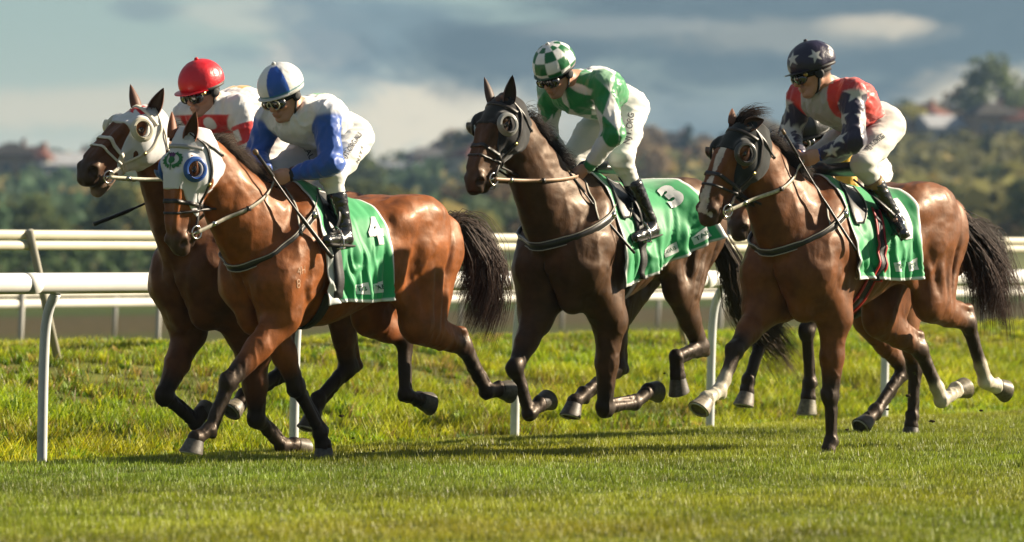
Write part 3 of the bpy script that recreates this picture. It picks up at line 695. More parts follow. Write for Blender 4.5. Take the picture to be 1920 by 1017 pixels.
def build_grass():
    g = rng; GM = grass_mat('turf_blades', .5, .26)
    def area(n, y0, y1, marg, yp=1.0):
        y = y0+(y1-y0)*g.random(n)**yp; hw = .0965*y+marg; x = (g.random(n)*2-1)*hw; return x, y
    x, y = area(460000, 20.4, 43, .9, .9); w_ = wcoord(x, y); k = (w_ < .08) & (w_ > -40); x, y = x[k], y[k]
    p = np.stack([x, y, 0*x], 1); q = fbm(p*2.4, 3, 31)*.6+.4*fbm(p*.7, 2, 32); q2 = fbm(p*V(5, 5, 5), 2, 33); q3 = fbm(p*.35, 2, 35)
    hg = g.uniform(.014, .036, len(x))*(.10+1.9*q2); long_ = g.random(len(x)) < .008; hg[long_] *= 1.8
    c = np.array((.255, .315, .032))[None]*(.15+1.65*q[:, None])*(g.uniform(.6, 1.35, len(x))[:, None]); c[:, 0] *= (.75+.6*q3); dry = g.random(len(x)) < .07; c[dry] = np.array((.40, .38, .17))*g.uniform(.6, 1.2, dry.sum())[:, None]
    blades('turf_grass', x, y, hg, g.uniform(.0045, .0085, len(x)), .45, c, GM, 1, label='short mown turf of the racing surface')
    # longer rough grass behind the rail
    # tufts: fans of broad blades with one colour each
    tx, ty = area(26000, 31.5, 64, 1.2, .95); tw = wcoord(tx, ty); tp = np.stack([tx, ty, 0*tx], 1); tpatch = fbm(tp*.8, 3, 43); k = (tw > .10) & (tw < 7.6) & (g.random(len(tx)) < .25+1.3*(tpatch-.3)); tx, ty, tw, tpatch = tx[k], ty[k], tw[k], tpatch[k]
    nb = 26; T = len(tx); a = g.uniform(0, 6.283, (T, nb)); r_ = np.abs(g.normal(0, .045, (T, nb))); ths = g.uniform(.05, .13, T)*np.clip((tw-.05)/.5, .4, 1)*(.6+.9*tpatch)*np.clip(1.35-tw/8, .45, 1); hh = ths[:, None]*g.uniform(.55, 1.1, (T, nb))
    base_c = np.array([(.33, .40, .02), (.24, .36, .02), (.12, .22, .018), (.40, .41, .03), (.36, .27, .11)])[np.clip((g.random(T)*4.35+np.clip(.5-tpatch, -1, 1)*1.5).astype(int), 0, 4)]*g.uniform(.7, 1.25, T)[:, None]
    bx, by = (tx[:, None]+np.cos(a)*r_).ravel(), (ty[:, None]+np.sin(a)*r_).ravel(); cc = np.repeat(base_c, nb, 0)*g.uniform(.75, 1.25, T*nb)[:, None]
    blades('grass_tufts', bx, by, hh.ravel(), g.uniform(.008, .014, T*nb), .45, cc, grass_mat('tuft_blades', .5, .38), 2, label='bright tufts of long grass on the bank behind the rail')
    x, y = area(420000, 31, 66, 1.4, .95); w_ = wcoord(x, y); p = np.stack([x, y, 0*x], 1)
    tuft = fbm(p*2.3, 3, 41); patch = fbm(p*.8, 3, 43); big = fbm(p*.33, 2, 45)
    dens = np.clip((tuft-.33)*4.5, .12, 1)*np.clip((patch-.30)*6, .15, 1); k = (w_ > .02) & (w_ < 8.3) & (g.random(len(x)) < dens*np.clip(1.1-(y-31)/75, .4, 1)); x, y, w_, tuft, patch, big = [a[k] for a in (x, y, w_, tuft, patch, big)]
    hg = g.uniform(.05, .15, len(x))*(.25+1.55*tuft)*np.clip(1.35-w_/9, .5, 1)*np.clip(1.1-w_/14, .5, 1)*np.clip((w_-.02)/.5, .3, 1)
    c = np.array((.31, .36, .018))[None]*(.15+1.6*patch[:, None])*g.uniform(.55, 1.4, len(x))[:, None]; c[:, 0] *= (.72+.62*big)
    dry = g.random(len(x)) < np.clip(.05+(.48-patch)*1.2, .02, .45); c[dry] = np.array((.33, .23, .10))*g.uniform(.5, 1.2, dry.sum())[:, None]
    pale = (w_ > 5.2); c[pale] = c[pale]*.75+np.array((.15, .14, .04))
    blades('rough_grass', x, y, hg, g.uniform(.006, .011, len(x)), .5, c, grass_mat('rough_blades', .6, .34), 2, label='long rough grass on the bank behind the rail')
build_grass()
# ------------------------------------------------------------------ running rail
def running_rail():
    white = mat('rail_pvc', (.74, .73, .69), .38, .5, coat=.1, noise=(3, .93, 1.04)); postm = mat('rail_post_paint', (.62, .64, .64), .45, .4, noise=(8, .85, 1.08))
    z0 = -.10; zc = CAMZ-(531.5-HY)/310-.0; root = empty('running_rail', (*rail_pt(0), z0), math.atan2(RD[1], RD[0])-math.pi/2, 'white tubular running rail on goose-neck posts beside the turf', 'rail')
    # the rail's own axes: y along it
    def loc(p): d = np.asarray(p[:2])-rail_pt(0); return V(d@np.array([RD[1], -RD[0]]), d@RD, p[2]-z0)
    mb = MB(); mb.tube([loc((*rail_pt(i), zc))+V(.115, 0, 0) for i in np.linspace(-6, 22, 60)], .064, 20); r_ = mb.build('top_rail', white, root)
    for i in range(-5, 15): mb = MB(); c = loc((*rail_pt(i+.9), zc))+V(.115, 0, 0); mb.tube([c+V(0, -.06, 0), c+V(0, .06, 0)], .0646, 20); mb.build('joint_sleeve', white, root)
    for i in range(-5, 15):
        mb = MB(); b = loc((*rail_pt(i), z0)); H_ = zc-z0; off = V(.10*0, 0, 0)
        pts = [b+V(0, 0, -.05), b+V(.012, 0, H_*.45), b+V(.03, 0, H_*.75), b+V(.065, 0, H_*.88), b+V(.112, 0, H_*.945)]; pts = smooth_pts(pts, 22)
        mb.tube(pts, .031, 16); mb.build('post', postm, root)
running_rail()
def back_fence(name, label, w_, z_rails, r, i0, i1, step, ground_z, colr, post_r, post=None, lean=0.0, flat=False, start=0):
    m1 = mat(name+'_paint', colr, .5, .4, noise=(2, .85, 1.1)); mp = mat(name+'_post', tuple(np.array(colr)*.55), .7)
    base = RP+RN*w_; root = empty('rail_fence', (*base, ground_z), math.atan2(RD[1], RD[0])-math.pi/2, label, 'fence', 'fences beyond the running rail')
    for z in z_rails:
        mb = MB(); mb.tube([V(0, t, z-ground_z) for t in np.linspace(i0, i1, 30)], r, 12, flat=(.7, 1.0)); mb.build('top_rail', m1, root)
    t = i0+start
    while t < i1:
        mb = MB(); mb.tube([V(-.02, t, -.15), V(.045, t-lean, max(z_rails)-ground_z+.03)], post_r, 10); mb.build('post', mp, root); t += step
back_fence('outer_rail', 'cream double rail crossing above the near rail on leaning posts', 4.5, [1.335, 1.255], .035, -8, 110, 9.2, .36, (.52, .49, .38), .031, lean=.5, start=14.17)
back_fence('inner_rail', 'white double rail low behind the bank of grass', 17, [.775, .655], .048, -12, 160, 2.6, 0, (.70, .68, .62), .032)
back_fence('far_rail', 'second low white rail farther across the course', 27, [.70], .04, -20, 200, 3.1, 0, (.66, .64, .58), .03, start=1.2)
# ------------------------------------------------------------------ hills, woods and houses beyond
SKY = [(-3500, 300), (-1200, 292), (-400, 288), (0, 290), (60, 282), (130, 290), (200, 300), (300, 312), (420, 318), (520, 322), (600, 320), (680, 316), (740, 300), (800, 286), (860, 270), (930, 258), (1000, 262), (1100, 270), (1180, 262),
       (1250, 248), (1330, 252), (1400, 238), (1480, 222), (1600, 208), (1700, 196), (1800, 184), (1900, 174), (2050, 170), (2400, 168), (3400, 230), (5500, 300)]
YR = 1050.0
def TREE_PX(px): return np.interp(px, [0, 600, 800, 1200, 2000], [26, 28, 44, 48, 52])
def hill(x, y):
    px = CX+F*x/np.maximum(y, 1); ys = np.interp(px, [a for a, _ in SKY], [b for _, b in SKY]); top = CAMZ+(HY-ys-TREE_PX(px))/F*YR
    t = np.clip((y-230)/(YR-230), 0, 1.0); back = np.clip((y-YR)/600, 0, 1); s = t*t*(3-2*t)*.35+.65*t
    p = np.stack([x, y, 0*x], -1); return np.maximum(0, top)*s*(1-.25*back)+(fbm(p*.012, 3, 51)-.5)*7*np.clip(t*3, 0, 1)+.02*0-.6*(1-np.clip(t*8, 0, 1))
def build_hill():
    ys = np.r_[np.linspace(225, 1200, 70), np.linspace(1280, 1700, 5)]; us = np.linspace(-.55, .60, 150); Y_, U_ = np.meshgrid(ys, us, indexing='ij'); X_ = U_*Y_
    v = np.stack([X_, Y_, hill(X_.ravel(), Y_.ravel()).reshape(X_.shape)], -1).reshape(-1, 3); n1, n2 = len(ys), len(us)
    f = np.array([[i*n2+j, i*n2+j+1, (i+1)*n2+j+1, (i+1)*n2+j] for i in range(n1-1) for j in range(n2-1)])
    m_ = mat('hill_grass', (.12, .13, .05), .95, .1, noise=(.03, .35, 1.7)); o = mesh_obj('hillside', v, f, m_); tag(o, kind='structure')
build_hill()
LEAFM = {}
def leaf_mat(i, c):
    if i not in LEAFM:
        m_ = bpy.data.materials.new('foliage'); m_.use_nodes = True; nt = m_.node_tree; N = nt.nodes; L = nt.links; b = N['Principled BSDF']; b.inputs['Roughness'].default_value = .8; b.inputs['Specular IOR Level'].default_value = .15
        a = N.new('ShaderNodeAttribute'); a.attribute_name = 'Col'; oi = N.new('ShaderNodeObjectInfo'); hs_ = N.new('ShaderNodeMapRange'); L.new(oi.outputs['Random'], hs_.inputs[0]); hs_.inputs[3].default_value = .6; hs_.inputs[4].default_value = 1.5
        s_ = N.new('ShaderNodeVectorMath'); s_.operation = 'SCALE'; L.new(a.outputs['Color'], s_.inputs[0]); L.new(hs_.outputs[0], s_.inputs['Scale']); L.new(s_.outputs[0], b.inputs['Base Color']); t_ = N.new('ShaderNodeBsdfTranslucent'); L.new(s_.outputs[0], t_.inputs[0]); mx = N.new('ShaderNodeMixShader'); mx.inputs[0].default_value = .4; L.new(b.outputs[0], mx.inputs[1]); L.new(t_.outputs[0], mx.inputs[2]); L.new(mx.outputs[0], N['Material Output'].inputs['Surface']); LEAFM[i] = m_
    return LEAFM[i]
def tree_proto(seed, hgt, rad, c, shape='round', n=2200):
    g = np.random.default_rng(seed); root = empty('tree'); mb = MB(); th = hgt*(.32 if shape != 'pine' else .8)
    lx = [V(0, 0, -1.5), V(.1, 0, th*.5), V(-.1, .1, th)]; mb.tube(lx, [.28, .22, .15], 8); tips = []
    for k in range(7 if shape != 'pine' else 0):
        a = 2*math.pi*k/7+g.random(); r_ = rad*g.uniform(.35, .7); e = V(math.cos(a)*r_, math.sin(a)*r_, hgt*g.uniform(.5, .82)); mb.tube([lx[2]*.8, (lx[2]+e)/2+V(0, 0, -.2), e], [.13, .08, .04], 6); tips.append(e)
    mb.build('trunk', mat('bark', (.07, .055, .04), .9, noise=(4, .6, 1.3)), root)
    cl = []
    for k in range(26 if shape != 'pine' else 34):
        if shape == 'pine':
            t = k/34; a = g.random()*7; r_ = rad*(1-t)*.75; cl.append((V(math.cos(a)*r_, math.sin(a)*r_, hgt*(.15+.82*t)), rad*(.42*(1-t)+.12)))
        else:
            a = g.random()*6.28; u_ = g.uniform(-.55, 1); rr = math.sqrt(max(0, 1-u_*u_))*rad*g.uniform(.5, .95); cl.append((V(math.cos(a)*rr, math.sin(a)*rr, hgt*.62+u_*hgt*.36), rad*g.uniform(.22, .42)))
    P_ = []; C_ = []
    for i in range(n):
        c0, r0 = cl[g.integers(len(cl))]; d = nrm(g.normal(0, 1, 3)); p = c0+d*r0*g.random()**.35; s_ = g.uniform(.16, .42)*(1 if shape != 'pine' else .8); a = nrm(g.normal(0, 1, 3)); b = nrm(np.cross(a, g.normal(0, 1, 3)))
        P_ += [p-a*s_-b*s_*.6, p+a*s_-b*s_*.6, p+a*s_*.8+b*s_*.6, p-a*s_*.8+b*s_*.6]; q = g.uniform(.55, 1.45)*(1 if g.random() > .1 else 1.6); C_ += [np.array(c)*q]*4
    mesh_obj('crown', P_, np.arange(n*4).reshape(-1, 4), leaf_mat(0, c), root, smooth=False, col=np.array(C_)); return root
def copy_thing(o):
    r_ = o.copy(); COL.objects.link(r_)
    for ch in o.children:
        c = ch.copy(); COL.objects.link(c); c.parent = r_
    return r_
def woods():
    g = np.random.default_rng(8)
    kinds = [('dark', (.075, .095, .036), 'round', 9.5, 5.0, 'dark rounded evergreen on the blurred hillside'), ('olive', (.20, .19, .06), 'round', 8.5, 4.6, 'olive green spreading tree on the blurred hillside'),
             ('autumn', (.34, .24, .08), 'round', 7.5, 4.4, 'yellow brown thin leaved tree on the blurred hillside'), ('pine', (.050, .066, .042), 'pine', 11, 3.6, 'tall dark conifer on the blurred hillside'),
             ('bush', (.28, .27, .07), 'round', 4.5, 3.6, 'low yellow green bush on the blurred hillside'), ('bare', (.22, .165, .10), 'round', 8.5, 4.6, 'brown half bare tree on the blurred hillside')]
    pr = [tree_proto(60+i, k[3], k[4], k[1], k[2], 1500) for i, k in enumerate(kinds)]; used = [False]*len(kinds)
    def place(px, Y, kd, s=1.0, dz=0, label=None):
        x = (px-CX)/F*Y; z = float(hill(np.array([x]), np.array([float(Y)]))[0]); o = pr[kd] if not used[kd] else copy_thing(pr[kd]); used[kd] = True
        o.location = (x, Y, z-.4+dz); o.rotation_euler = (0, 0, g.random()*6.28); s *= .74; o.scale = (s*g.uniform(.9, 1.25), s*g.uniform(.9, 1.25), s*g.uniform(.85, 1.15)); tag(o, label or kinds[kd][5], 'tree', 'trees on the hillside' if not label else 'trees on the skyline')
    # named trees on the skyline
    place(1868, 700, 0, 1.35, 0, 'broad dark tree standing highest on the skyline at the far right')
    place(848, 900, 5, 1.15, 0, 'brown tree rising above the ridge between two jockeys'); place(745, 900, 0, .85, 0, 'small dark tree rising above the ridge beside the brown one')
    place(1290, 800, 3, .95, 0, 'dark pointed tree on the skyline between two jockeys'); place(1215, 820, 5, 1.0, 0, 'pale brown tree on the skyline behind the green and white jockey')
    place(1745, 800, 5, 1.0, 0, 'brown tree on the skyline left of the broad dark tree')
    place(1690, 900, 0, 1.0, 0, 'dark tree on the high right skyline behind the red silks'); place(1808, 860, 5, 1.1, 0, 'brown tree on the high skyline just left of the tallest tree'); place(1925, 820, 0, 1.0, 0, 'dark tree cut by the right edge of the view on the skyline')
    place(1620, 940, 3, .9, 0, 'slim dark conifer on the skyline above the jockey in red'); place(1440, 930, 0, .9, 0, 'dark round tree on the skyline above the mane of the white striped horse')
    for i in range(270):
        Y = g.uniform(290, 1060) if i % 2 else g.uniform(290, 640); px = g.uniform(-230, 2150)
        ridge = g.random() < .30
        if ridge: Y = g.uniform(900, 1080)
        left = px < 760
        kd = int(g.choice(6, p=[.50, .08, .00, .36, .04, .02] if left and Y > 640 else ([.24, .24, .12, .06, .14, .20] if px > 700 else [.42, .16, .07, .22, .10, .03])))
        place(px, Y, kd, g.uniform(.5, 1.0)*(.62 if Y < 560 else 1)*(.42 if left and Y > 760 else (.75 if Y > 880 else 1)))
woods()
def house_proto(seed, wcol, rcol, W_=11, D_=8, H_=4.2, hip=True):
    root = empty('house'); wm = mat('render_%d' % seed, wcol, .85, .2, noise=(.6, .9, 1.06)); rm = mat('tiles_%d' % seed, rcol, .8, .2, noise=(1.2, .7, 1.25))
    mb = MB(); mb.box((0, 0, H_/2-1), (W_, D_, H_+2)); mb.build('wall', wm, root, smooth=False)
    o = .5; a, b, hh = W_/2+o, D_/2+o, 2.4; r_ = (W_-D_)/2 if hip else W_/2; mb = MB()
    mb.add([(-a, -b, H_), (a, -b, H_), (a, b, H_), (-a, b, H_), (-r_, 0, H_+hh), (r_, 0, H_+hh), (-a, -b, H_-.15), (a, -b, H_-.15), (a, b, H_-.15), (-a, b, H_-.15)],
           [(0, 1, 5, 4), (1, 2, 5), (2, 3, 4, 5), (3, 0, 4), (6, 7, 1, 0), (7, 8, 2, 1), (8, 9, 3, 2), (9, 6, 0, 3), (9, 8, 7, 6)]); rf = mb.build('roof', rm, root, smooth=False)
    mb = MB(); mb.box((W_*.22, .6, H_+2.2), (.8, .8, 2.0)); mb.build('chimney', mat('chimney_brick', (.18, .08, .05), .9), rf, smooth=False)
    for x in (-W_*.32, -W_*.05, W_*.3):
        mb = MB(); mb.box((x, -D_/2-.03, H_*.55), (1.7, .1, 1.4)); w_ = mb.build('window', mat('window_frame', (.5, .5, .48), .6), root, smooth=False)
        mb = MB(); mb.box((x, -D_/2-.09, H_*.55), (1.45, .03, 1.15)); mb.build('pane', mat('window_glass', (.03, .04, .05), .08, .8), w_, smooth=False)
    mb = MB(); mb.box((W_*.13, -D_/2-.04, 1.1), (1.0, .1, 2.2)); mb.build('door', mat('front_door', (.12, .04, .03), .5), root, smooth=False)
    return root
def houses():
    g = np.random.default_rng(4)
    protos = [(house_proto(1, (.50, .46, .38), (.16, .06, .04)), 'cream house with red roof'), (house_proto(2, (.20, .085, .05), (.09, .085, .08), 12, 8), 'brick house with a dark roof'),
              (house_proto(3, (.42, .45, .50), (.30, .31, .33), 14, 7, 3.6, False), 'pale grey house with metal roof'), (house_proto(4, (.30, .22, .15), (.05, .045, .04), 10, 8, 5.5), 'tan house with black roof')]
    spots = [(1780, 300, 640, 2, 'low on the right hillside below the broad dark tree'), (1812, 232, 720, 1, 'high on the right hillside'), (1400, 262, 860, 1, 'behind the head of the right horse'), (1726, 250, 760, 0, 'right of the red silks'),
             (1660, 380, 560, 3, 'above the rump of the horse with white socks'), (1900, 330, 620, 0, 'at the right edge of the view'), (1858, 400, 500, 3, 'low at the right edge above the far rail'),
             (60, 425, 520, 0, 'low on the left above the cream rail'), (130, 395, 560, 2, 'at the left below the dark ridge'), (255, 455, 450, 0, 'just above the white rail at the left'), (215, 405, 700, 1, 'halfway up the left ridge'), (22, 405, 640, 3, 'at the left edge below the dark ridge'),
             (760, 345, 760, 2, 'between the blue sleeves and the black hood'), (800, 295, 900, 1, 'near the ridge between two jockeys'), (900, 395, 600, 0, 'below the muzzle of the black hooded horse'), (1260, 300, 800, 3, 'right of the green and white jockey'), (1290, 345, 700, 0, 'left of the right horse head')]
    used = [0]*4
    for px, py, Y, k, w_ in spots:
        p, lb = protos[k]; o = p if not used[k] else copy_thing(p)
        if used[k]:      # a copied roof needs its own chimney, a copied window its own pane
            for c, src in zip(o.children, p.children):
                for gch in src.children: q = gch.copy(); COL.objects.link(q); q.parent = c
        used[k] = 1
        zz = CAMZ+(HY-py)/F*Y; ok = None          # slide in depth until the hillside is at the height where the house is seen
        for yy in np.linspace(620, 1060, 300):
            x = (px-CX)/F*yy; z = float(hill(np.array([x]), np.array([yy]))[0]); d = abs(z-(CAMZ+(HY-py-18)/F*yy))
            if ok is None or d < ok[0]: ok = (d, x, yy, z)
        _, x, yy, z = ok; yy = min(yy, 930.0); x = (px-CX)/F*yy; z = float(hill(np.array([x]), np.array([yy]))[0]); o.location = (x, yy, z+.8); o.rotation_euler = (0, 0, g.uniform(-.6, .6)); s = .54+.10*yy/1000; o.scale = (s, s, s); tag(o, lb.replace(' light', '').replace('two storey ', '').replace('a tiled red', 'red')+' '+w_.replace(' of the view', '').replace('the broad dark tree', 'the big tree'), 'house', 'houses on the hillside')
houses()
# low dark hedge line that closes the far side of the course
def hedge():
    g = rng; n = 26000; t = g.uniform(-120, 420, n); base = RP+RN*150; x = base[0]+RD[0]*t+RN[0]*g.normal(0, 2.0, n); y = base[1]+RD[1]*t+RN[1]*g.normal(0, 2.0, n); h_ = g.random(n)**.7
    z = h_*(1.9+.9*fbm(np.stack([t*.07, 0*t, 0*t], 1), 3, 3)); c = np.stack([x, y, z], 1); a = g.normal(0, 1, (n, 3)); a /= np.linalg.norm(a, axis=1)[:, None]; b = np.cross(a, g.normal(0, 1, (n, 3))); b /= np.linalg.norm(b, axis=1)[:, None]; s = g.uniform(.15, .4, n)[:, None]
    v = np.stack([c-a*s-b*s*.6, c+a*s-b*s*.6, c+a*s+b*s*.6, c-a*s+b*s*.6], 1).reshape(-1, 3); col = np.array((.05, .08, .03))*g.uniform(.5, 1.6, n)[:, None]
    o = mesh_obj('scrub_hedge', v, np.arange(n*4).reshape(-1, 4), leaf_mat(0, None), None, False, np.repeat(col, 4, 0)); tag(o, 'dark scrub hedge along the far side of the course', 'hedge', kind='stuff')
hedge()

def scrub():
    g = np.random.default_rng(31); n = 60000; Y = 300+780*g.random(n)**.8; px = g.uniform(-250, 2200, n); x = (px-CX)/F*Y; ce = g.random(n); p = np.stack([x, Y, 0*x], 1); k = fbm(p*.045, 3, 61) > .40; x, Y = x[k], Y[k]; n = len(x); p = p[k]
    h_ = (g.random(n)**.8)*(1.0+2.6*fbm(p*.09, 2, 62)); c = np.stack([x, Y, hill(x, Y)+h_], 1); a = g.normal(0, 1, (n, 3)); a /= np.linalg.norm(a, axis=1)[:, None]; b = np.cross(a, g.normal(0, 1, (n, 3))); b /= np.linalg.norm(b, axis=1)[:, None]; s_ = g.uniform(.35, 1.0, n)[:, None]
    v = np.stack([c-a*s_-b*s_*.7, c+a*s_-b*s_*.7, c+a*s_+b*s_*.7, c-a*s_+b*s_*.7], 1).reshape(-1, 3); t = fbm(p*.03, 2, 64)[:, None]; right = np.clip((x/Y+.02)/.06, 0, 1)[:, None]
    col = (np.array((.045, .075, .04))*(1-right)+np.array((.092, .090, .036))*right)*(.5+1.1*t)*g.uniform(.6, 1.5, n)[:, None]; gold = g.random(n) < .05; col[gold] = (.24, .19, .07)
    o = mesh_obj('scrub', v, np.arange(n*4).reshape(-1, 4), leaf_mat(0, None), None, False, np.repeat(col, 4, 0)); tag(o, 'scrub and garden shrubs mottling the distant hillside', 'scrub', kind='stuff')
scrub()
# ------------------------------------------------------------------ horses
class Frame:
    """a horse's own axes: x forward, y to its left, z up; origin on the turf below the saddle"""
    def __init__(s, opx, oY, theta):
        s.o = V((opx-CX)/F*oY, oY, 0); t = R(theta); s.t = theta
        s.ex = V(-math.cos(t), -math.sin(t), 0); s.ey = V(math.sin(t), -math.cos(t), 0); s.ez = V(0, 0, 1)
        s.M = np.array([s.ex, s.ey, s.ez]); s.rz = math.pi+t
    def P(s, px, py, lat=0.0):
        d = V((px-CX)/F, 1, (HY-py)/F); c = V(0, 0, CAMZ)
        t = (lat-np.dot(c-s.o, s.ey))/np.dot(d, s.ey); return s.M @ (c+t*d-s.o)
    def L(s, w_): return s.M @ (np.asarray(w_)-s.o)
    def W(s, l): return s.o+s.M.T @ np.asarray(l)
    def ray(s, px, py):
        d = nrm(V((px-CX)/F, 1, (HY-py)/F)); return s.M @ (V(0, 0, CAMZ)-s.o), s.M @ d
    def pick(s, bvh, px, py, off=.004):
        o, d = s.ray(px, py); h = bvh.ray_cast(Vector(o), Vector(d))
        if h[0] is None: return None
        return np.array(h[0])+np.array(h[1])*off
    def px(s, l):
        w_ = s.W(l); return (CX+F*w_[0]/w_[1], HY-F*(w_[2]-CAMZ)/w_[1])
SIDE = V(0, 1, 0)
def legdir(a, b):                                         # dorsal direction of a lower-leg segment
    d = nrm(b-a); pal = nrm(V(d[2], 0, -d[0])); return d, pal
def add_hoof(parent, C, B, col, rad=.053, sole_tilt=0):
    d, pal = legdir(C, B); dor = -pal; dor = nrm(dor-d*np.dot(dor, d)); sd = np.cross(d, dor)
    mb = MB(); seg = 20; H = np.linalg.norm(B-C); H = min(max(H, .07), .1)
    rows = [(-.012, .041, .045, -.004), (.0, .050, .055, .0), (.35, .056, .063, .005), (.7, .062, .071, .010), (.93, .066, .078, .015), (1.0, .066, .079, .016)]
    v = []; cc = []
    for t, rw, rl, sh in rows:
        tt = max(t, 0)
        for k in range(seg):
            a = 2*math.pi*k/seg; ca = math.cos(a); back = 1 if ca > 0 else .78
            drop = (0.16*H*(1-tt)*(1-ca)*.5) if t < .9 else 0            # the coronet slopes down to the heel
            v.append(C+d*(H*t+drop)+dor*(rl*ca*back+sh-.006)+sd*(rw*math.sin(a)))
            cc.append(col if t > 0.05 else [x*.6 for x in col])
    f = [(i*seg+k, i*seg+(k+1) % seg, (i+1)*seg+(k+1) % seg, (i+1)*seg+k) for i in range(len(rows)-1) for k in range(seg)]
    n0 = len(v); last = (len(rows)-1)*seg
    for sc_, dp in ((.80, 0.0), (.76, -.010), (0.02, -.006)):            # recessed sole
        for k in range(seg):
            p = v[last+k]; ctr = C+d*H+dor*.012; v.append(ctr+(p-ctr)*sc_+d*dp); cc.append([.10, .085, .06] if sc_ < .8 else col)
    rr = [last, n0, n0+seg, n0+2*seg]
    for q in range(3): f += [(rr[q]+k, rr[q]+(k+1) % seg, rr[q+1]+(k+1) % seg, rr[q+1]+k) for k in range(seg)]
    f.append(tuple(range(seg))[::-1]); mb.add(v, f); mb.c = [np.array(cc)]
    o = mb.build('hoof', mat('hoof', rough=.5, attr=True, noise=(55, .55, 1.3), bump=[(90, .25, .002)]), parent, usecol=True); autosmooth(o, 50)
    # worn alloy racing plate
    sh = MB(); pts = []
    for k in range(-8, 9):
        a = k*math.pi/10.5; ca = math.cos(a); pts.append(C+d*(H+.002)+dor*(.066*ca*(1 if ca > 0 else .8)+.009)+sd*(.054*math.sin(a)))
    sh.tube(pts, .0055, 6); sh.build('shoe', mat('alloy', (.5, .5, .48), .35, metal=.9), o)
    return o
def horse(spec):
    t0 = time.time(); fr = spec['fr']; S = SDF(); c = spec['col']
    coat, dark, blk = c['coat'], c['dark'], c['black']; sock = c.get('white', (.62, .56, .46))
    dz = spec.get('dz', 0); slope = spec.get('slope', 0)     # slope lowers the rump
    def Z(x, z): return z+dz+slope*(x+.0)
    hs = spec.get('h', .009)
    tab = [(-1.06, 1.30, 1.20, .05), (-1.01, 1.40, 1.12, .13), (-.93, 1.49, 1.04, .21), (-.82, 1.545, 1.0, .262), (-.66, 1.57, .975, .282), (-.50, 1.56, .97, .275),
           (-.35, 1.53, .92, .272), (-.18, 1.50, .85, .28), (.0, 1.49, .785, .28), (.18, 1.50, .765, .262), (.34, 1.52, .76, .245), (.44, 1.46, .76, .225),
           (.52, 1.38, .79, .205), (.60, 1.28, .85, .165), (.66, 1.19, .94, .12), (.69, 1.13, 1.0, .06)]
    tab = [(t, Z(t, a), Z(t, b), w_) for t, a, b, w_ in tab]
    bell = tuple(np.array(coat)*np.array((1.15, 1.3, 1.5)))
    def coat_fn(v):
        z = v[:, 2]; k = np.clip((z-1.15)/.5, 0, 1)[:, None]; q = fbm(v*7, 3)[:, None]
        return np.array(coat)*(1-.16*k)*(0.86+.28*q)
    S.stack([(1, 0, 0), (0, 1, 0), (0, 0, 1)], (0, 0, 0), tab, k=.03, col=coat_fn)
    # withers and spine ridge
    S.cone((.42, 0, Z(.42, 1.49)), (.22, 0, Z(.22, 1.515)), .06, .06, .12, col=coat)
    S.cone((.22, 0, Z(.22, 1.515)), (-.15, 0, Z(-.15, 1.455)), .06, .04, .12, col=coat)
    S.cone((-.95, 0, Z(-.95, 1.45)), (-1.10, 0, Z(-1.1, 1.36)), .05, .035, .05, col=coat)          # dock

    # chest muscles with a groove between them
    for s in (-1, 1):
        S.ell((.545, s*.10, 1.03+dz), (.14, .115, .20), [(1, s*.3, -.25), (-.3*s, 1, 0), (.25, 0, 1)], .035, coat)
        S.ell((.49, s*.08, .86+dz), (.13, .09, .13), None, .04, coat)
        S.ell((.36, s*.215, 1.16+dz), (.20, .07, .17), [(1, -.15*s, .1), (0, 1, 0), (0, 0, 1)], .04, coat)      # triceps mass
        S.cone((.27, s*.12, 1.42+dz), (.54, s*.19, 1.14+dz), .085, .10, .09, side=SIDE, ratio=.6, col=coat)     # shoulder blade
        S.ell((-.62, s*.14, Z(-.62, 1.43)), (.30, .135, .15), [(1, 0, .05), (0, 1, 0), (0, 0, 1)], .05, coat)      # gluteals
        S.ell((-.91, s*.125, Z(-.91, 1.27)), (.14, .10, .21), [(1, 0, .35), (0, 1, 0), (-.35, 0, 1)], .05, coat)
        S.ell((-.42, s*.235, Z(-.42, 1.40)), (.06, .035, .05), None, .09, coat)                                      # point of the hip
    S.fnprim(lambda x, y, z: np.abs(y)-.008+0*(x+z), (.57, -.03, .84+dz), (.9, .03, 1.08+dz), .05, 's')
    i_tr = len(S.p)
    # ---- neck
    hd = spec['head']; poll = np.array(hd['poll']); muz = np.array(hd['muz']); HL = np.linalg.norm(muz-poll); a = nrm(muz-poll)
    yw = R(hd.get('yaw', 0)); ref = V(math.cos(yw), math.sin(yw), 0); u = nrm(ref-a*np.dot(ref, a)); ls = np.cross(u, a); k_ = HL/.62
    if hd.get('roll'): 
        r_ = R(hd['roll']); u, ls = u*math.cos(r_)+ls*math.sin(r_), ls*math.cos(r_)-u*math.sin(r_)
    HM = np.array([a, ls, u]); g_ = .62*.19*0+k_*hd.get('girth', 1.2)
    def hp(x, y, z): return poll+a*x*k_+ls*y*g_+u*z*g_
    N0 = V(.42, 0, 1.23+dz); N4 = hp(.085, 0, -.075)
    mid = spec.get('neckmid', (0, 0, 0)); M1 = N0+(N4-N0)*.5+V(.03, 0, .0)+V(*mid)
    nn = []; 
    for t in np.linspace(0, 1, 7): nn.append((1-t)**2*N0+2*t*(1-t)*(2*M1-.5*N0-.5*N4)+t*t*N4)
    rh = np.interp(np.linspace(0, 1, 7), [0, .2, .45, .75, 1], [.30, .265, .212, .160, .130])*spec.get('neck', 1); rw = np.interp(np.linspace(0, 1, 7), [0, .3, .6, .85, 1], [.66, .58, .54, .60, .66])
    for i in range(6):
        S.cone(nn[i], nn[i+1], rh[i], rh[i+1], .05, side=SIDE, ratio=(rw[i]+rw[i+1])/2, col=coat_fn)
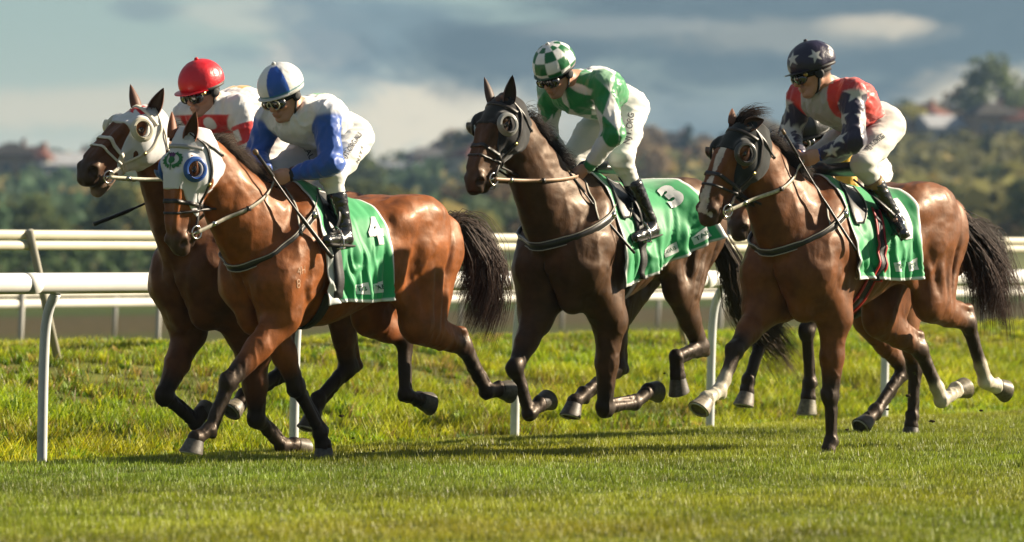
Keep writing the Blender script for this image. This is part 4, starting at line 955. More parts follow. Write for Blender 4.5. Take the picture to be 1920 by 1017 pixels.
    for s in (-1, 1):     # jugular groove muscle and neck strap muscle
        S.cone(nn[1]+V(.13, s*.075, -.03), nn[5]+V(.03, s*.045, -.03), .05, .035, .03, col=coat)
        S.cone(nn[1]+V(-.10, s*.075, .05), nn[4]+V(-.05, s*.045, .02), .07, .035, .05, col=coat)
    # ---- head
    def hc(col): return col
    ht = [(-.03, .030, -.10, .055), (.03, .052, -.13, .074), (.10, .066, -.155, .082), (.17, .070, -.160, .084), (.23, .066, -.156, .076), (.30, .058, -.136, .062),
          (.37, .050, -.112, .050), (.44, .042, -.090, .043), (.50, .036, -.084, .044), (.56, .024, -.080, .044), (.605, .002, -.068, .036), (.625, -.02, -.055, .02)]
    ht = [(x*k_, a_*g_, b_*g_, w_*g_) for x, a_, b_, w_ in ht]
    muzc = c.get('muzzle', tuple(np.array(dark)*.5)); blaze = spec.get('blaze')
    def head_fn(v):
        q = (v-poll) @ HM.T/np.array([k_, g_, g_]); f_ = np.clip((q[:, 0]-.42-.25*q[:, 2])/.14, 0, 1)[:, None]
        e = np.exp(-((q[:, 0]-.19)**2+(np.abs(q[:, 1])-.08)**2+(q[:, 2]-.01)**2)/.0011)[:, None]
        cc = np.array(coat)*(0.85+.3*fbm(v*9, 3)[:, None]); cc = cc*(1-f_)+np.array(muzc)*f_; cc = cc*(1-.75*e)+np.array(blk)*.75*e
        if blaze:
            wv = .016*blaze+.006*np.sin(q[:, 0]*31); m_ = ((np.abs(q[:, 1]-.004) < wv+.022*np.clip((q[:, 0]-.45)/.12, 0, 1)) & (q[:, 2] > -.035) & (q[:, 0] < .585))[:, None]; cc = np.where(m_, np.array((.55, .50, .44)), cc)
        return cc
    i0 = len(S.p)
    S.stack(HM, poll, ht, k=.03, col=head_fn)
    E = lambda x, y, z, r, ax=None, k=.02, col=None, op='u': S.ell(hp(x, y, z), np.array(r)*np.array([k_, g_, g_]), [HM[0], HM[1], HM[2]] if ax is None else ax, k*k_, col, op)
    Cn = lambda p, q, ra, rb, k=.02, col=None, **kw: S.cone(hp(*p), hp(*q), ra*g_, rb*g_, k*k_, col=col, **kw)
    for s in (-1, 1):
        E(.165, s*.070, .030, (.050, .026, .030), k=.025, col=head_fn)               # orbit
        E(.20, s*.060, -.066, (.085, .032, .068), k=.02, col=head_fn)               # cheek
        Cn((.24, s*.060, -.030), (.37, s*.046, -.028), .013, .008, .018, head_fn)    # facial crest
        Cn((.22, s*.036, .048), (.50, s*.024, .026), .018, .012, .02, head_fn)       # nasal edge
        E(.545, s*.034, -.012, (.046, .022, .032), k=.018, col=head_fn)              # nostril wing
        E(.572, s*.047, -.010, (.025, .017, .018), [HM[0]*.9+HM[2]*.45, HM[1], HM[2]*.9-HM[0]*.45], .010, None, 's')
        E(.595, s*.018, -.045, (.026, .022, .026), k=.02, col=head_fn)
        E(.19, s*.094, .014, (.022, .016, .016), k=.008, col=None, op='s')
        Cn((.40, s*.042, -.060), (.53, s*.040, -.074), .014, .014, .02, head_fn)
    E(.545, 0, -.083, (.040, .034, .022), k=.016, col=head_fn)                      # chin
    op_ = hd.get('open', 0)
    if op_: Cn((.40, 0, -.088), (.57, 0, -.092-op_*.016), .034, .024, .02, col=lambda v: np.broadcast_to(np.array((.22, .15, .11)), v.shape))
    Cn((.615, -.06, -.064-op_*.006), (.615, .06, -.064-op_*.006), .004+op_*.004, .004+op_*.004, .006, op='s'); 
    for s in (-1, 1): Cn((.62, s*.045, -.062), (.49, s*.052, -.066), .0035+op_*.006, .003, .006, op='s')
    i1 = len(S.p)
    # ---- legs
    def jitter(cc): return cc
    def leg_col(c1): return c1
    hooves = []
    for key, s in (('NF', 1), ('OF', -1)):
        L_ = spec[key]; el, kn, fe, co, so = [np.array(p) for p in L_['j']]
        sk = L_.get('sock'); low = sock if sk else blk
        ps = V(.54, s*.16, 1.05+dz)+(el-V(.36, s*.17, .90+dz))*.22
        S.cone((.34, s*.14, 1.36+dz), ps, .09, .125, .07, col=coat)
        S.cone(ps+V(-.03, 0, 0), el+V(0, 0, .03), .128, .108, .06, col=coat)
        S.cone(V(.28, s*.18, 1.14+dz), el+V(-.045, 0, .03), .10, .07, .06, col=coat)
        d, pal = legdir(el, kn); 
        S.cone(el, el+(kn-el)*.45, .100, .076, .04, side=SIDE, ratio=.80, col=coat)
        S.cone(el+(kn-el)*.45, kn, .074, .047, .03, side=SIDE, ratio=.9, col=lambda v, a_=el, b_=kn: np.array(coat)+(np.array(blk)-np.array(coat))*np.clip(((v-a_)@(b_-a_)/np.dot(b_-a_, b_-a_)-.55)/.3, 0, 1)[:, None])
        S.cone(el-pal*.036, el+(kn-el)*.60-pal*.020, .064, .038, .012, col=coat)       # extensor muscle
        S.cone(el+pal*.038, el+(kn-el)*.66+pal*.024, .056, .028, .012, col=dark)
        S.cone(el+pal*.06+d*-.03, el+(kn-el)*.25+pal*.03, .035, .03, .03, col=coat)   # elbow point
        d2, p2 = legdir(kn, fe); kc = nrm(d+d2)
        S.ell(kn-(pal+p2)*.004, (.064, .052, .056), [kc, SIDE, np.cross(kc, SIDE)], .015, blk)
        S.ell(kn+nrm(pal+p2)*.038, (.036, .028, .026), [kc, SIDE, np.cross(kc, SIDE)], .012, blk)
        S.cone(kn+d2*.03, fe, .037, .030, .02, col=blk)
        S.cone(kn+d2*.05+p2*.040, fe-d2*.03+p2*.041, .014, .016, .006, col=blk)
        S.ell(fe, (.043, .041, .046), [d2, SIDE, p2], .015, low); S.ell(fe+p2*.036+d2*.008, (.031, .029, .026), [d2, SIDE, p2], .014, low)
        if sk: S.cone(fe-d2*.10*sk, fe, .034, .035, .008, col=low); S.cone(fe-d2*.08*sk+p2*.035, fe+p2*.02, .021, .023, .008, col=low)
        S.cone(fe, co, .036, .040, .015, side=SIDE, ratio=1.1, col=low); d3, p3 = legdir(co, so); S.cone(co+p3*.012, co-d3*.01, .042, .044, .012, col=low)
        hooves.append((co, so, L_.get('hoof', (.085, .072, .055))))
    for key, s in (('NH', 1), ('OH', -1)):
        L_ = spec[key]; st, ho, fe, co, so = [np.array(p) for p in L_['j']]; sk = L_.get('sock'); low = sock if sk else blk
        hip = V(-.70, s*.13, Z(-.7, 1.28)); 
        S.cone(hip, st+V(-.03, -s*.01, .05), .19, .128, .07, side=SIDE, ratio=.62, col=coat)
        S.cone(V(-.93, s*.12, Z(-.93, 1.24)), (st+(ho-st)*.25)+V(-.055, 0, -.0), .12, .066, .07, side=SIDE, ratio=.72, col=coat)
        S.ell(st+V(.01, 0, .03), (.085, .062, .085), None, .04, coat)
        S.cone(V(-.36, s*.20, Z(-.36, 1.10)), st+V(.01, -s*.02, .06), .10, .07, .09, side=SIDE, ratio=.5, col=coat)
        d, pal = legdir(st, ho)
        S.cone(st, st+(ho-st)*.5, .108, .078, .04, side=SIDE, ratio=.72, col=coat)
        S.cone(st+(ho-st)*.5, ho, .074, .050, .03, side=SIDE, ratio=.8, col=lambda v, a_=st, b_=ho: np.array(coat)+(np.array(dark)-np.array(coat))*np.clip(((v-a_)@(b_-a_)/np.dot(b_-a_, b_-a_)-.6)/.3, 0, 1)[:, None])
        S.cone(st-pal*.028, st+(ho-st)*.62-pal*.024, .066, .036, .012, col=coat)
        d2, p2 = legdir(ho, fe); cal = ho-d2*.075+p2*.052
        S.cone(st+(ho-st)*.40+pal*.055, cal, .040, .021, .03, col=coat)              # Achilles tendon
        S.cone(cal, ho+p2*.02+d2*.02, .028, .038, .02, col=dark)
        S.ell(ho, (.072, .049, .056), [d2, SIDE, p2], .02, blk)
        S.cone(ho+p2*.042, ho+d2*.12+p2*.036, .028, .019, .015, col=blk)
        S.cone(ho+d2*.03, fe, .040, .032, .02, col=blk); S.cone(ho+d2*.08+p2*.042, fe-d2*.03+p2*.043, .015, .017, .006, col=blk)
        S.ell(fe, (.044, .042, .047), [d2, SIDE, p2], .015, low); S.ell(fe+p2*.038+d2*.008, (.032, .030, .027), [d2, SIDE, p2], .014, low)
        if sk: S.cone(fe-d2*.12*sk, fe, .036, .037, .008, col=low); S.cone(fe-d2*.10*sk+p2*.037, fe+p2*.02, .023, .025, .008, col=low)
        S.cone(fe, co, .037, .041, .015, side=SIDE, ratio=1.1, col=low); d3, p3 = legdir(co, so); S.cone(co+p3*.012, co-d3*.01, .043, .045, .012, col=low)
        hooves.append((co, so, L_.get('hoof', (.085, .072, .055))))
    # superficial muscle bands
    for s in (-1, 1):
        sh = V(.50, s*.215, 1.06+dz)
        for m0, m1, r0, r1 in (((.30, .165, 1.36), (.50, .245, 1.12), .045, .050), ((.20, .205, 1.26), (.42, .262, 1.02), .045, .055), ((.14, .235, 1.12), (.40, .255, .97), .040, .050), ((.44, .15, 1.30), (.585, .20, 1.10), .035, .050),
                             ((.585, .10, 1.16), (.60, .135, .95), .05, .05), ((.25, .12, 1.47), (.36, .165, 1.28), .035, .03)):
            S.cone(V(m0[0], s*(m0[1]-.030), m0[2]+dz), V(m1[0], s*(m1[1]-.030), m1[2]+dz), r0, r1, .014, col=coat)
        st_ = np.array(spec['NH' if s > 0 else 'OH']['j'][0])
        for m0, t_, r0, r1 in (((-.46, .235, 1.36), (.05, 0, .06), .040, .045), ((-.64, .25, 1.34), (-.03, .0, .02), .060, .055), ((-.80, .235, 1.32), (-.10, .0, -.02), .055, .045), ((-.92, .20, 1.26), (-.16, -.01, -.04), .045, .035)):
            m1 = st_+V(t_[0], s*t_[1], t_[2]); S.cone(V(m0[0], s*(m0[1]-.036), Z(m0[0], m0[2])), V(m1[0], m1[1]+s*.03, m1[2]), r0, r1, .014, col=coat)
        for i in range(1, 5): S.cone(nn[i]+V(.02, s*(rh[i]*rw[i]-.018), .02), nn[i+1]+V(.015, s*(rh[i+1]*rw[i+1]-.016), .015), .030, .024, .016, col=coat)
    v, f = S.build(hs); TS = SDF(); TS.p = S.p[:i_tr]; tv, tf = TS.build(.02); trunk_bvh = bvh_of((tv, tf))
    colr = S.colors(v, .012, coat)
    # small muscle and skin relief, stronger on the trunk
    nv = vnormals(v, f); trunk = np.clip((v[:, 2]-.85)/.2, 0, 1)
    rel = (fbm(v*V(5, 7, 9), 3, 3)-.5)*.018*trunk+(1-np.abs(fbm(v*V(8, 10, 4)+.9*fbm(v*3, 1, 2)[:, None], 2, 13)-.5)*6).clip(-.6, 1)*.0055*(.30+.70*trunk)
    ridge = 1-np.abs(fbm(v*V(16, 16, 6)+3.3, 2, 8)-.5)*9; veins = np.clip(ridge, 0, 1)**2*.0062*np.clip(1.25-v[:, 2]+.1, .1, 1)
    rib = np.sin((v[:, 0]*1.0+(v[:, 2]-1.1)*.35)*2*math.pi/.085)*.003*np.exp(-((v[:, 0]+.1)/.22)**2)*np.exp(-((v[:, 2]-1.08)/.16)**2)
    flank = -.028*np.exp(-((v[:, 0]+.50)/.045)**2-((v[:, 2]-1.10)/.14)**2)
    grv = -.022*np.exp(-((v[:, 0]-.30-.25*(v[:, 2]-1.2))/.03)**2-((v[:, 2]-1.18)/.16)**2)
    thg = -.022*np.exp(-((v[:, 0]+.86+.25*(v[:, 2]-1.2))/.022)**2-((v[:, 2]-1.16)/.16)**2)
    v = v+nv*(rel+veins+rib+flank+grv+thg)[:, None]
    v = relax(v, f, 1, .35)
    root = empty('racehorse', fr.o, fr.rz)
    tag(root, spec['label'], 'horse', 'racehorses galloping along the rail')
    m_ = mat('coat', rough=.50, spec=.34, attr=True, coat=.06, tint=(1.0, .70, .45), noise=(11, .62, 1.28), bump=[((240, 240, 70), .5, .0022), (46, .22, .006), ((16, 16, 7), .10, .012)])
    body = mesh_obj('body', v, f, m_, root, col=colr)
    bvh = bvh_of((v, f))
    for co, so_, hcol in hooves: add_hoof(root, co, so_, hcol)
    # ears
    for s, e in ((1, hd.get('earN', (-.2, .12, 1))), (-1, hd.get('earO', (-.1, -.15, 1)))):
        base = hp(.018, s*.052, .035); e = nrm(e); op = nrm(np.cross(e, V(*hd.get('earopen', (.3, .2*s, .1)))+0)); fw = nrm(hd.get('earface', ls*s*.8+u*.6)); fw = nrm(fw-e*np.dot(fw, e)); sd = np.cross(e, fw)
        vv = []; nt_, na = 10, 9; ln = .165*hd.get('earlen', 1)
        for i in range(nt_+1):
            t = i/nt_; wd = .036*math.sin(math.pi*min(1, (.30+.70*t)))**.8*(1-.1*t)+.002; wd = .041*(1-t)**.62*(.72+1.25*t*(1-t))*1.25+.001
            for layer, off_ in ((0, 0), (1, .005)):
                for j in range(na):
                    ph = (j/(na-1)-.5)*2*R(118)
                    vv.append(base+e*(ln*t-.02)+sd*wd*math.sin(ph)*(1-off_*6)-fw*wd*(math.cos(ph))*.85*(1-off_*6)+fw*(.012+.01*t))
        ff = []; rw_ = 2*na
        for i in range(nt_):
            for j in range(na-1):
                a0 = i*rw_+j; ff.append((a0, a0+1, a0+rw_+1, a0+rw_)); b0 = a0+na; ff.append((b0+rw_, b0+rw_+1, b0+1, b0))
            for j in (0, na-1): a0 = i*rw_+j; ff.append((a0, a0+na, a0+na+rw_, a0+rw_) if j == 0 else (a0+rw_, a0+na+rw_, a0+na, a0))
        cv = np.array([coat]*len(vv))*.9; cv[np.array([(k % rw_) >= na for k in range(len(vv))])] *= .45
        mesh_obj('ear', vv, ff, mat('ear', rough=.6, attr=True, bump=[(200, .3, .002)]), root, col=cv)
    # eyes
    for s in (-1, 1):
        ec = hp(.185, s*.079, .016); mb = MB(); bm = bmesh.new(); bmesh.ops.create_uvsphere(bm, u_segments=16, v_segments=10, radius=.0205)
        mb.add([np.array(q.co)+ec for q in bm.verts], [[x.index for x in q.verts] for q in bm.faces]); bm.free()
        mb.build('eye', mat('eye', (.008, .005, .004), .06, coat=.6), root)
    print('horse', spec['name'], len(v), 'verts', round(time.time()-t0, 1), 's', 'head L', round(HL, 2))
    for key in ('NF', 'OF', 'NH', 'OH'):
        j = [np.array(q) for q in spec[key]['j']]; print('   ', key, [round(float(np.linalg.norm(j[i+1]-j[i])), 2) for i in range(4)])
    return dict(root=root, bvh=bvh, trunk_bvh=trunk_bvh, S=S, hp=hp, HM=HM, poll=poll, k=k_, i=(i0, i1), fr=fr, nn=nn, rh=rh, v=v, f=f, spec=spec, dz=dz, Z=Z, nose=HL)
# ---- hair
def strands(name, parent, roots, guides, n, r, col, seg=9, jit=.02, clump=26, spread=.05, matn='hair', lenv=(.65, 1.05), tipc=None, wave=.012):
    """roots (n,3); guides: list of polylines (offset curves from the root). Thin tapered hair strands."""
    g = np.random.default_rng(abs(hash(name)) % 1000 if False else 77+n)
    vs = []; cs = []; nv_ = 0; G = [np.asarray(q, float) for q in guides]
    K = len(G); tt = np.linspace(0, 1, seg+1)
    GI = []
    for q in G:
        l = np.r_[0, np.cumsum(np.linalg.norm(np.diff(q, axis=0), axis=1))]; l /= l[-1]
        GI.append(np.stack([np.interp(tt, l, q[:, i]) for i in range(3)], 1))
    cl = g.normal(0, 1, (clump, 3)); cb = g.random(clump); clen = g.uniform(*lenv, clump)
    ang = np.linspace(0, 2*math.pi, 3, endpoint=False)
    for i in range(n):
        b = i % clump; a_ = cb[b]*(K-1); k0 = min(int(a_), K-2) if K > 1 else 0; fr_ = a_-k0
        c0 = GI[k0]*(1-fr_)+GI[min(k0+1, K-1)]*fr_
        rt = roots[int((b/clump*.6+g.random()*.4)*len(roots)) % len(roots)] if len(roots) > 1 else roots[0]
        ln = clen[b]*g.uniform(.82, 1.08); L_ = c0*ln
        sp = (cl[b]*spread+g.normal(0, 1, 3)*jit)[None, :]*(tt**.8)[:, None]
        w_ = np.stack([np.sin(tt*g.uniform(4, 9)+g.random()*6)*wave*tt for _ in range(3)], 1)
        p = rt+g.normal(0, 1, 3)*.004+L_+sp+w_
        d = np.gradient(p, axis=0); d /= np.linalg.norm(d, axis=1)[:, None]+1e-9
        s1 = np.cross(d, V(.3, .5, .81)); s1 /= np.linalg.norm(s1, axis=1)[:, None]+1e-9; s2 = np.cross(d, s1)
        rr = (r*g.uniform(.6, 1.2))*(1-tt**2.2*.93)
        ring = p[:, None, :]+rr[:, None, None]*(s1[:, None, :]*np.cos(ang)[None, :, None]+s2[:, None, :]*np.sin(ang)[None, :, None])
        vs.append(ring.reshape(-1, 3)); q = .7+.6*g.random(); tc_ = np.array(col)[None]*(1-tt[:, None])+np.array(tipc if tipc is not None else col)[None]*tt[:, None]
        cs.append(np.repeat(tc_*q, 3, 0))
    base = np.array([[i*3+k, i*3+(k+1) % 3, (i+1)*3+(k+1) % 3, (i+1)*3+k] for i in range(seg) for k in range(3)])
    m_ = (seg+1)*3; f = (base[None]+np.arange(n)[:, None, None]*m_).reshape(-1, 4)
    return mesh_obj(name, np.vstack(vs), f, mat(matn, rough=.55, spec=.12, attr=True), parent, col=np.vstack(cs))
# joints: elbow/stifle, knee/hock, fetlock, coronet, sole, each at its distance from the horse's midline
def legs(fr, s, pts): return [fr.P(p[0], p[1], s*p[2]) for p in pts]
BAY = dict(coat=(.22, .066, .017), dark=(.05, .02, .010), black=(.016, .011, .009), muzzle=(.05, .028, .02))
f2 = Frame(605, 30.9, 50)
H2 = dict(name='2', fr=f2, dz=-.015, slope=.045, label='bright bay racehorse in a white hood with blue eye rings and a thistle', col=BAY,
    head=dict(poll=f2.P(352, 252), muz=f2.P(324, 474, -.02), yaw=-4, girth=1.20, earN=(-.10, .22, 1), earO=(-.25, -.1, 1)),
    NF=dict(j=legs(f2, 1, [(528, 600, .16), (430, 716, .10), (392, 806, .07), (366, 824, .06), (361, 851, .055)])),
    OF=dict(j=legs(f2, -1, [(512, 612, .14), (556, 725, .10), (600, 812, .09), (606, 838, .09), (610, 866, .09)])),
    NH=dict(j=legs(f2, 1, [(782, 612, .17), (868, 650, .13), (912, 735, .12), (935, 731, .12), (958, 729, .12)])),
    OH=dict(j=legs(f2, -1, [(690, 598, .16), (757, 636, .12), (759, 740, .10), (786, 750, .10), (810, 752, .10)])))
f3 = Frame(1140, 33.0, 54)
H3 = dict(name='3', fr=f3, dz=.085, slope=.0, label='dark brown racehorse in black hood with alert ears, in the middle of the field',
    col=dict(coat=(.062, .028, .013), dark=(.022, .013, .009), black=(.012, .009, .008), muzzle=(.03, .018, .013)),
    head=dict(poll=f3.P(948, 190), muz=f3.P(878, 352, -.03), yaw=-6, girth=1.32, earN=(-.05, .12, 1), earO=(-.02, -.22, 1)),
    NF=dict(j=legs(f3, 1, [(1142, 612, .15), (1134, 765, .10), (1190, 757, .10), (1215, 734, .10), (1238, 728, .10)])),
    OF=dict(j=legs(f3, -1, [(1004, 602, .15), (966, 690, .12), (992, 776, .10), (1012, 758, .10), (1028, 745, .10)])),
    NH=dict(j=legs(f3, 1, [(1272, 545, .19), (1312, 650, .16), (1268, 668, .21), (1270, 708, .21), (1276, 738, .21)])),
    OH=dict(j=legs(f3, -1, [(1150, 580, .15), (1157, 688, .12), (1095, 738, .10), (1076, 756, .10), (1071, 783, .10)])))
f4 = Frame(1580, 31.97, 50)
H4 = dict(name='4', fr=f4, dz=.045, slope=.0, blaze=1.0, label='bay racehorse in black hood with white nose stripe and white socks',
    col=dict(coat=(.140, .048, .017), dark=(.04, .018, .010), black=(.016, .011, .009), white=(.62, .57, .45), muzzle=(.05, .028, .02)),
    head=dict(poll=f4.P(1402, 236), muz=f4.P(1312, 412, -.11), yaw=-10, girth=1.30, earN=(-.9, .25, .25), earO=(-.35, -.1, .8), earlen=.7),
    NF=dict(j=legs(f4, 1, [(1563, 605, .14), (1557, 742, .11), (1558, 828, .10), (1552, 848, .10), (1547, 872, .10)])),
    OF=dict(j=legs(f4, -1, [(1425, 590, .15), (1378, 658, .12), (1349, 732, .10), (1324, 750, .10), (1312, 772, .10)], ), sock=1, hoof=(.25, .21, .15)),
    NH=dict(j=legs(f4, 1, [(1742, 572, .17), (1814, 606, .13), (1847, 716, .12), (1868, 725, .12), (1888, 729, .12)]), sock=1, hoof=(.13, .11, .07)),
    OH=dict(j=legs(f4, -1, [(1646, 602, .16), (1724, 656, .13), (1766, 752, .12), (1793, 733, .12), (1815, 719, .12)]), sock=1, hoof=(.22, .19, .13)))
f1 = Frame(475, 31.7, 50)
H1 = dict(name='1', fr=f1, dz=.0, slope=.02, label='bay racehorse in white hood with a red cross, mouth open, at the far left',
    col=dict(coat=(.12, .042, .017), dark=(.03, .016, .010), black=(.014, .010, .008), muzzle=(.04, .025, .018)),
    head=dict(poll=f1.P(284, 213), muz=f1.P(148, 326, -.10), yaw=-8, girth=1.42, open=1.4, earN=(-.10, .55, 1), earO=(.0, -.25, 1)),
    OF=dict(j=legs(f1, -1, [(352, 632, .15), (308, 742, .12), (366, 794, .11), (377, 776, .11), (388, 764, .11)])),
    NF=dict(j=legs(f1, 1, [(475, 665, .15), (482, 785, .12), (528, 836, .10), (552, 836, .10), (572, 838, .10)]), hoof=(.16, .13, .09)),
    NH=dict(j=legs(f1, 1, [(636, 575, .16), (652, 688, .12), (597, 748, .10), (587, 778, .10), (580, 806, .10)])),
    OH=dict(j=legs(f1, -1, [(520, 590, .16), (535, 694, .12), (458, 742, .10), (448, 758, .10), (434, 776, .10)]), hoof=(.20, .17, .12)))
f5 = Frame(1620, 35.2, 50)
H5 = dict(name='5', fr=f5, dz=.0, slope=.0, label='bay racehorse almost hidden behind the horse with white socks',
    col=dict(coat=(.17, .066, .028), dark=(.03, .016, .010), black=(.014, .010, .008), muzzle=(.04, .025, .018)),
    head=dict(poll=f5.P(1440, 300), muz=f5.P(1374, 438, -.03), yaw=-6, girth=1.42, earN=(-.9, .2, .3), earO=(-.9, -.2, .3)),
    OF=dict(j=legs(f5, -1, [(1470, 560, .15), (1428, 636, .12), (1403, 712, .10), (1400, 736, .10), (1396, 762, .10)]), hoof=(.18, .15, .11)),
    NF=dict(j=legs(f5, 1, [(1545, 530, .15), (1513, 622, .12), (1518, 718, .10), (1515, 748, .10), (1515, 778, .10)]), hoof=(.18, .16, .10)),
    NH=dict(j=legs(f5, 1, [(1690, 575, .17), (1715, 690, .13), (1710, 780, .12), (1708, 800, .12), (1708, 826, .12)])),
    OH=dict(j=legs(f5, -1, [(1625, 600, .16), (1695, 692, .12), (1642, 770, .10), (1628, 786, .10), (1614, 806, .10)])))
# ------------------------------------------------------------------ jockeys
SKIN = (.50, .27, .18)
def star(x, y, r, rot=0):
    a = np.arctan2(x, y)+rot; d = np.hypot(x, y); a = np.abs((a+math.pi/5) % (2*math.pi/5)-math.pi/5)
    px, py = d*np.cos(a), d*np.sin(a); ix, iy = .40*r*math.cos(math.pi/5), .40*r*math.sin(math.pi/5)
    return ((ix-r)*py-iy*(px-r)) > 0
def limb(v, A, B, ref):
    ax = nrm(B-A); e1 = nrm(ref-ax*np.dot(ref, ax)); e2 = np.cross(ax, e1); q = v-A
    return q@ax, np.arctan2(q@e2, q@e1)
def wrinkle(v, f, amp, sc_=(14, 14, 14), seed=0, fine=.35):
    n_ = vnormals(v, f); a = vnoise(v*V(*sc_)+seed+.9*vnoise(v*V(*sc_)*.6+7, seed)[:, None], seed)*.7+.3*vnoise(v*V(*sc_)*2+seed, seed+1); r_ = 1-np.abs(a-.5)*3.2; r_ = np.clip(r_, 0, 1)**1.3
    b = vnoise(v*V(*sc_)*2.2+seed*2.1, seed+5)-.5
    return v+n_*(amp*(r_-.25)+amp*fine*b*2)[:, None]
def jockey(h, J):
    fr = h['fr']; t0 = time.time(); hs = .0055
    P = lambda q: fr.P(q[0], q[1], q[2]) if len(q) == 3 else np.array(q[3:])
    j = {k: [P(x) for x in J[k]] for k in ('sh', 'el', 'wr', 'hip', 'kn', 'an', 'toe')}; hc = P(J['head'])-V(0, 0, .022+J.get('hd', 0))
    yw, pt = R(J['yaw']), R(J['pitch']); tl = R(J.get('tilt', 0))
    fw = V(math.cos(yw)*math.cos(pt), math.sin(yw)*math.cos(pt), -math.sin(pt)); lf = nrm(np.cross(V(0, 0, 1), fw)); up = np.cross(fw, lf)
    up, lf = up*math.cos(tl)+lf*math.sin(tl), lf*math.cos(tl)-up*math.sin(tl); HM = np.array([fw, lf, up]); k = J.get('hk', 1.1)
    hp = lambda x, y, z: hc+(fw*x+lf*y+up*z)*k
    shm = (j['sh'][0]+j['sh'][1])/2; hpm = (j['hip'][0]+j['hip'][1])/2; sax = nrm(j['sh'][0]-j['sh'][1])
    B = SDF(); skin = np.array(J.get('skin', SKIN))
    def face_col(v):
        q = (v-hc)@HM.T/k; c = np.tile(skin, (len(v), 1)); n1 = fbm(v*40, 3, 2)[:, None]; c = c*(.88+.24*n1)
        beard = np.clip((-.045-q[:, 2])/.03, 0, 1)*np.clip((q[:, 0]+.01)/.05, 0, 1)*J.get('beard', .22); c = c*(1-beard[:, None])+np.array((.10, .075, .065))*beard[:, None]
        lip = np.exp(-(((q[:, 2]+.066)/.007)**2+(q[:, 1]/.022)**2))*(q[:, 0] > .06); c = c*(1-.55*lip[:, None])+np.array((.30, .10, .08))*.55*lip[:, None]
        red = np.exp(-((np.abs(q[:, 1])-.045)**2+(q[:, 2]+.02)**2)/.0008)*(q[:, 0] > .03); c = c*(1+red[:, None]*np.array((.12, -.06, -.06)))
        hair = ((q[:, 2] > -.035) & (q[:, 0] < -.005) & (np.abs(q[:, 1]) < .086)) | (q[:, 2] > .055); c[hair] = (.035, .022, .015)
        return c
    e = lambda c, r, kk=.012, col=face_col, op='u', ax=None: B.ell(hp(*c), np.array(r)*k, ax or [fw, lf, up], kk, col, op)
    cn = lambda a, b, ra, rb, kk=.012, col=face_col, **kw: B.cone(hp(*a), hp(*b), ra*k, rb*k, kk, col=col, **kw)
    e((-.005, 0, .03), (.098, .077, .092), .02)
    cn((.015, 0, -.03), (.058, 0, -.088), .062, .030, .03); e((.072, 0, -.100), (.022, .024, .018), .018)
    for s in (-1, 1):
        cn((.0, s*.052, -.045), (.055, s*.026, -.098), .022, .018, .025)     # jaw
        e((.062, s*.040, -.022), (.026, .024, .022), .02)                    # cheek bone
        cn((.080, s*.014, .034), (.066, s*.052, .030), .011, .009, .014)     # brow
        e((.094, s*.031, .010), (.016, .017, .012), .010, None, 's')
        e((.074, s*.031, .010), (.014, .014, .012), .004)
        e((.102, s*.010, -.036), (.011, .009, .008), .008); e((.108, s*.008, -.043), (.005, .004, .005), .003, None, 's')
        e((-.005, s*.078, -.008), (.018, .009, .030), .008); cn((.0, s*.087, .012), (-.012, s*.089, -.012), .006, .005, .004)
    cn((.088, 0, .018), (.112, 0, -.030), .0105, .0135, .012); e((.084, 0, -.062), (.018, .026, .016), .016)
    cn((.097, -.018, -.059), (.097, .018, -.059), .0055, .0055, .006); cn((.094, -.015, -.073), (.094, .015, -.073), .0065, .0065, .007)
    cn((.112, -.022, -.0665), (.112, .022, -.0665), .0038, .0038, .003, None, op='s')
    nb = shm+V(-.03, 0, .035)
    B.cone(hp(-.035, 0, -.04), nb, .056, .062, .03, col=skin)
    B.cone(shm, (shm+hpm)/2+V(0, 0, .03), .10, .10, .05, side=sax, ratio=1.25, col=skin); B.cone((shm+hpm)/2+V(0, 0, .03), hpm, .10, .11, .05, side=SIDE, ratio=1.2, col=skin)
    hands = []
    for i, s in ((0, 1), (1, -1)):
        sh, el, wr = j['sh'][i], j['el'][i], j['wr'][i]
        B.cone(sh, el, .045, .037, .03, col=skin); B.cone(el, wr, .038, .027, .02, col=skin)
        f_ = nrm(nrm(wr-el)+V(.8, 0, J.get('hdown', -.15))); med = nrm(V(0, -s, 0)-f_*np.dot(V(0, -s, 0), f_)); uu = nrm(np.cross(f_, med))*(-s if True else 1)
        if uu[2] < 0: uu = -uu
        B.cone(wr, wr+f_*.03, .028, .027, .015, col=skin)
        B.ell(wr+f_*.058, (.048, .021, .041), [f_, med, uu], .012, skin)
        for q, (zo, ln) in enumerate(((.031, 1.0), (.011, 1.1), (-.010, 1.02), (-.029, .85))):
            a = wr+f_*.092+uu*zo; b = a+f_*.022*ln+med*.016; c = b+med*.026*ln-f_*.004; d = c-f_*.028*ln+med*.002
            B.cone(a-f_*.03, a, .0115, .0115, .008, col=skin); B.cone(a, b, .0112, .0102, .004, col=skin); B.cone(b, c, .0102, .0094, .004, col=skin); B.cone(c, d, .0094, .0082, .004, col=skin)
        a = wr+f_*.030+uu*.034; b = a+f_*.034+med*.014+uu*.006; c = b+f_*.028+med*.016-uu*.006
        B.cone(a, b, .0145, .012, .010, col=skin); B.cone(b, c, .012, .0095, .006, col=skin)
        hands.append(wr+f_*.092+med*.022)
        hip, kn, an = j['hip'][i], j['kn'][i], j['an'][i]
        B.cone(hip, kn, .075, .05, .03, col=skin); B.cone(kn, an, .046, .030, .02, col=skin)
        B.cone(an, an+(j['toe'][i]-an)*.25, .020, .016, .02, col=skin)
    v, f = B.build(hs); col = B.colors(v, .004, skin)
    root = empty('person', fr.o, fr.rz, J['label'], 'jockey', 'jockeys crouching over their racehorses')
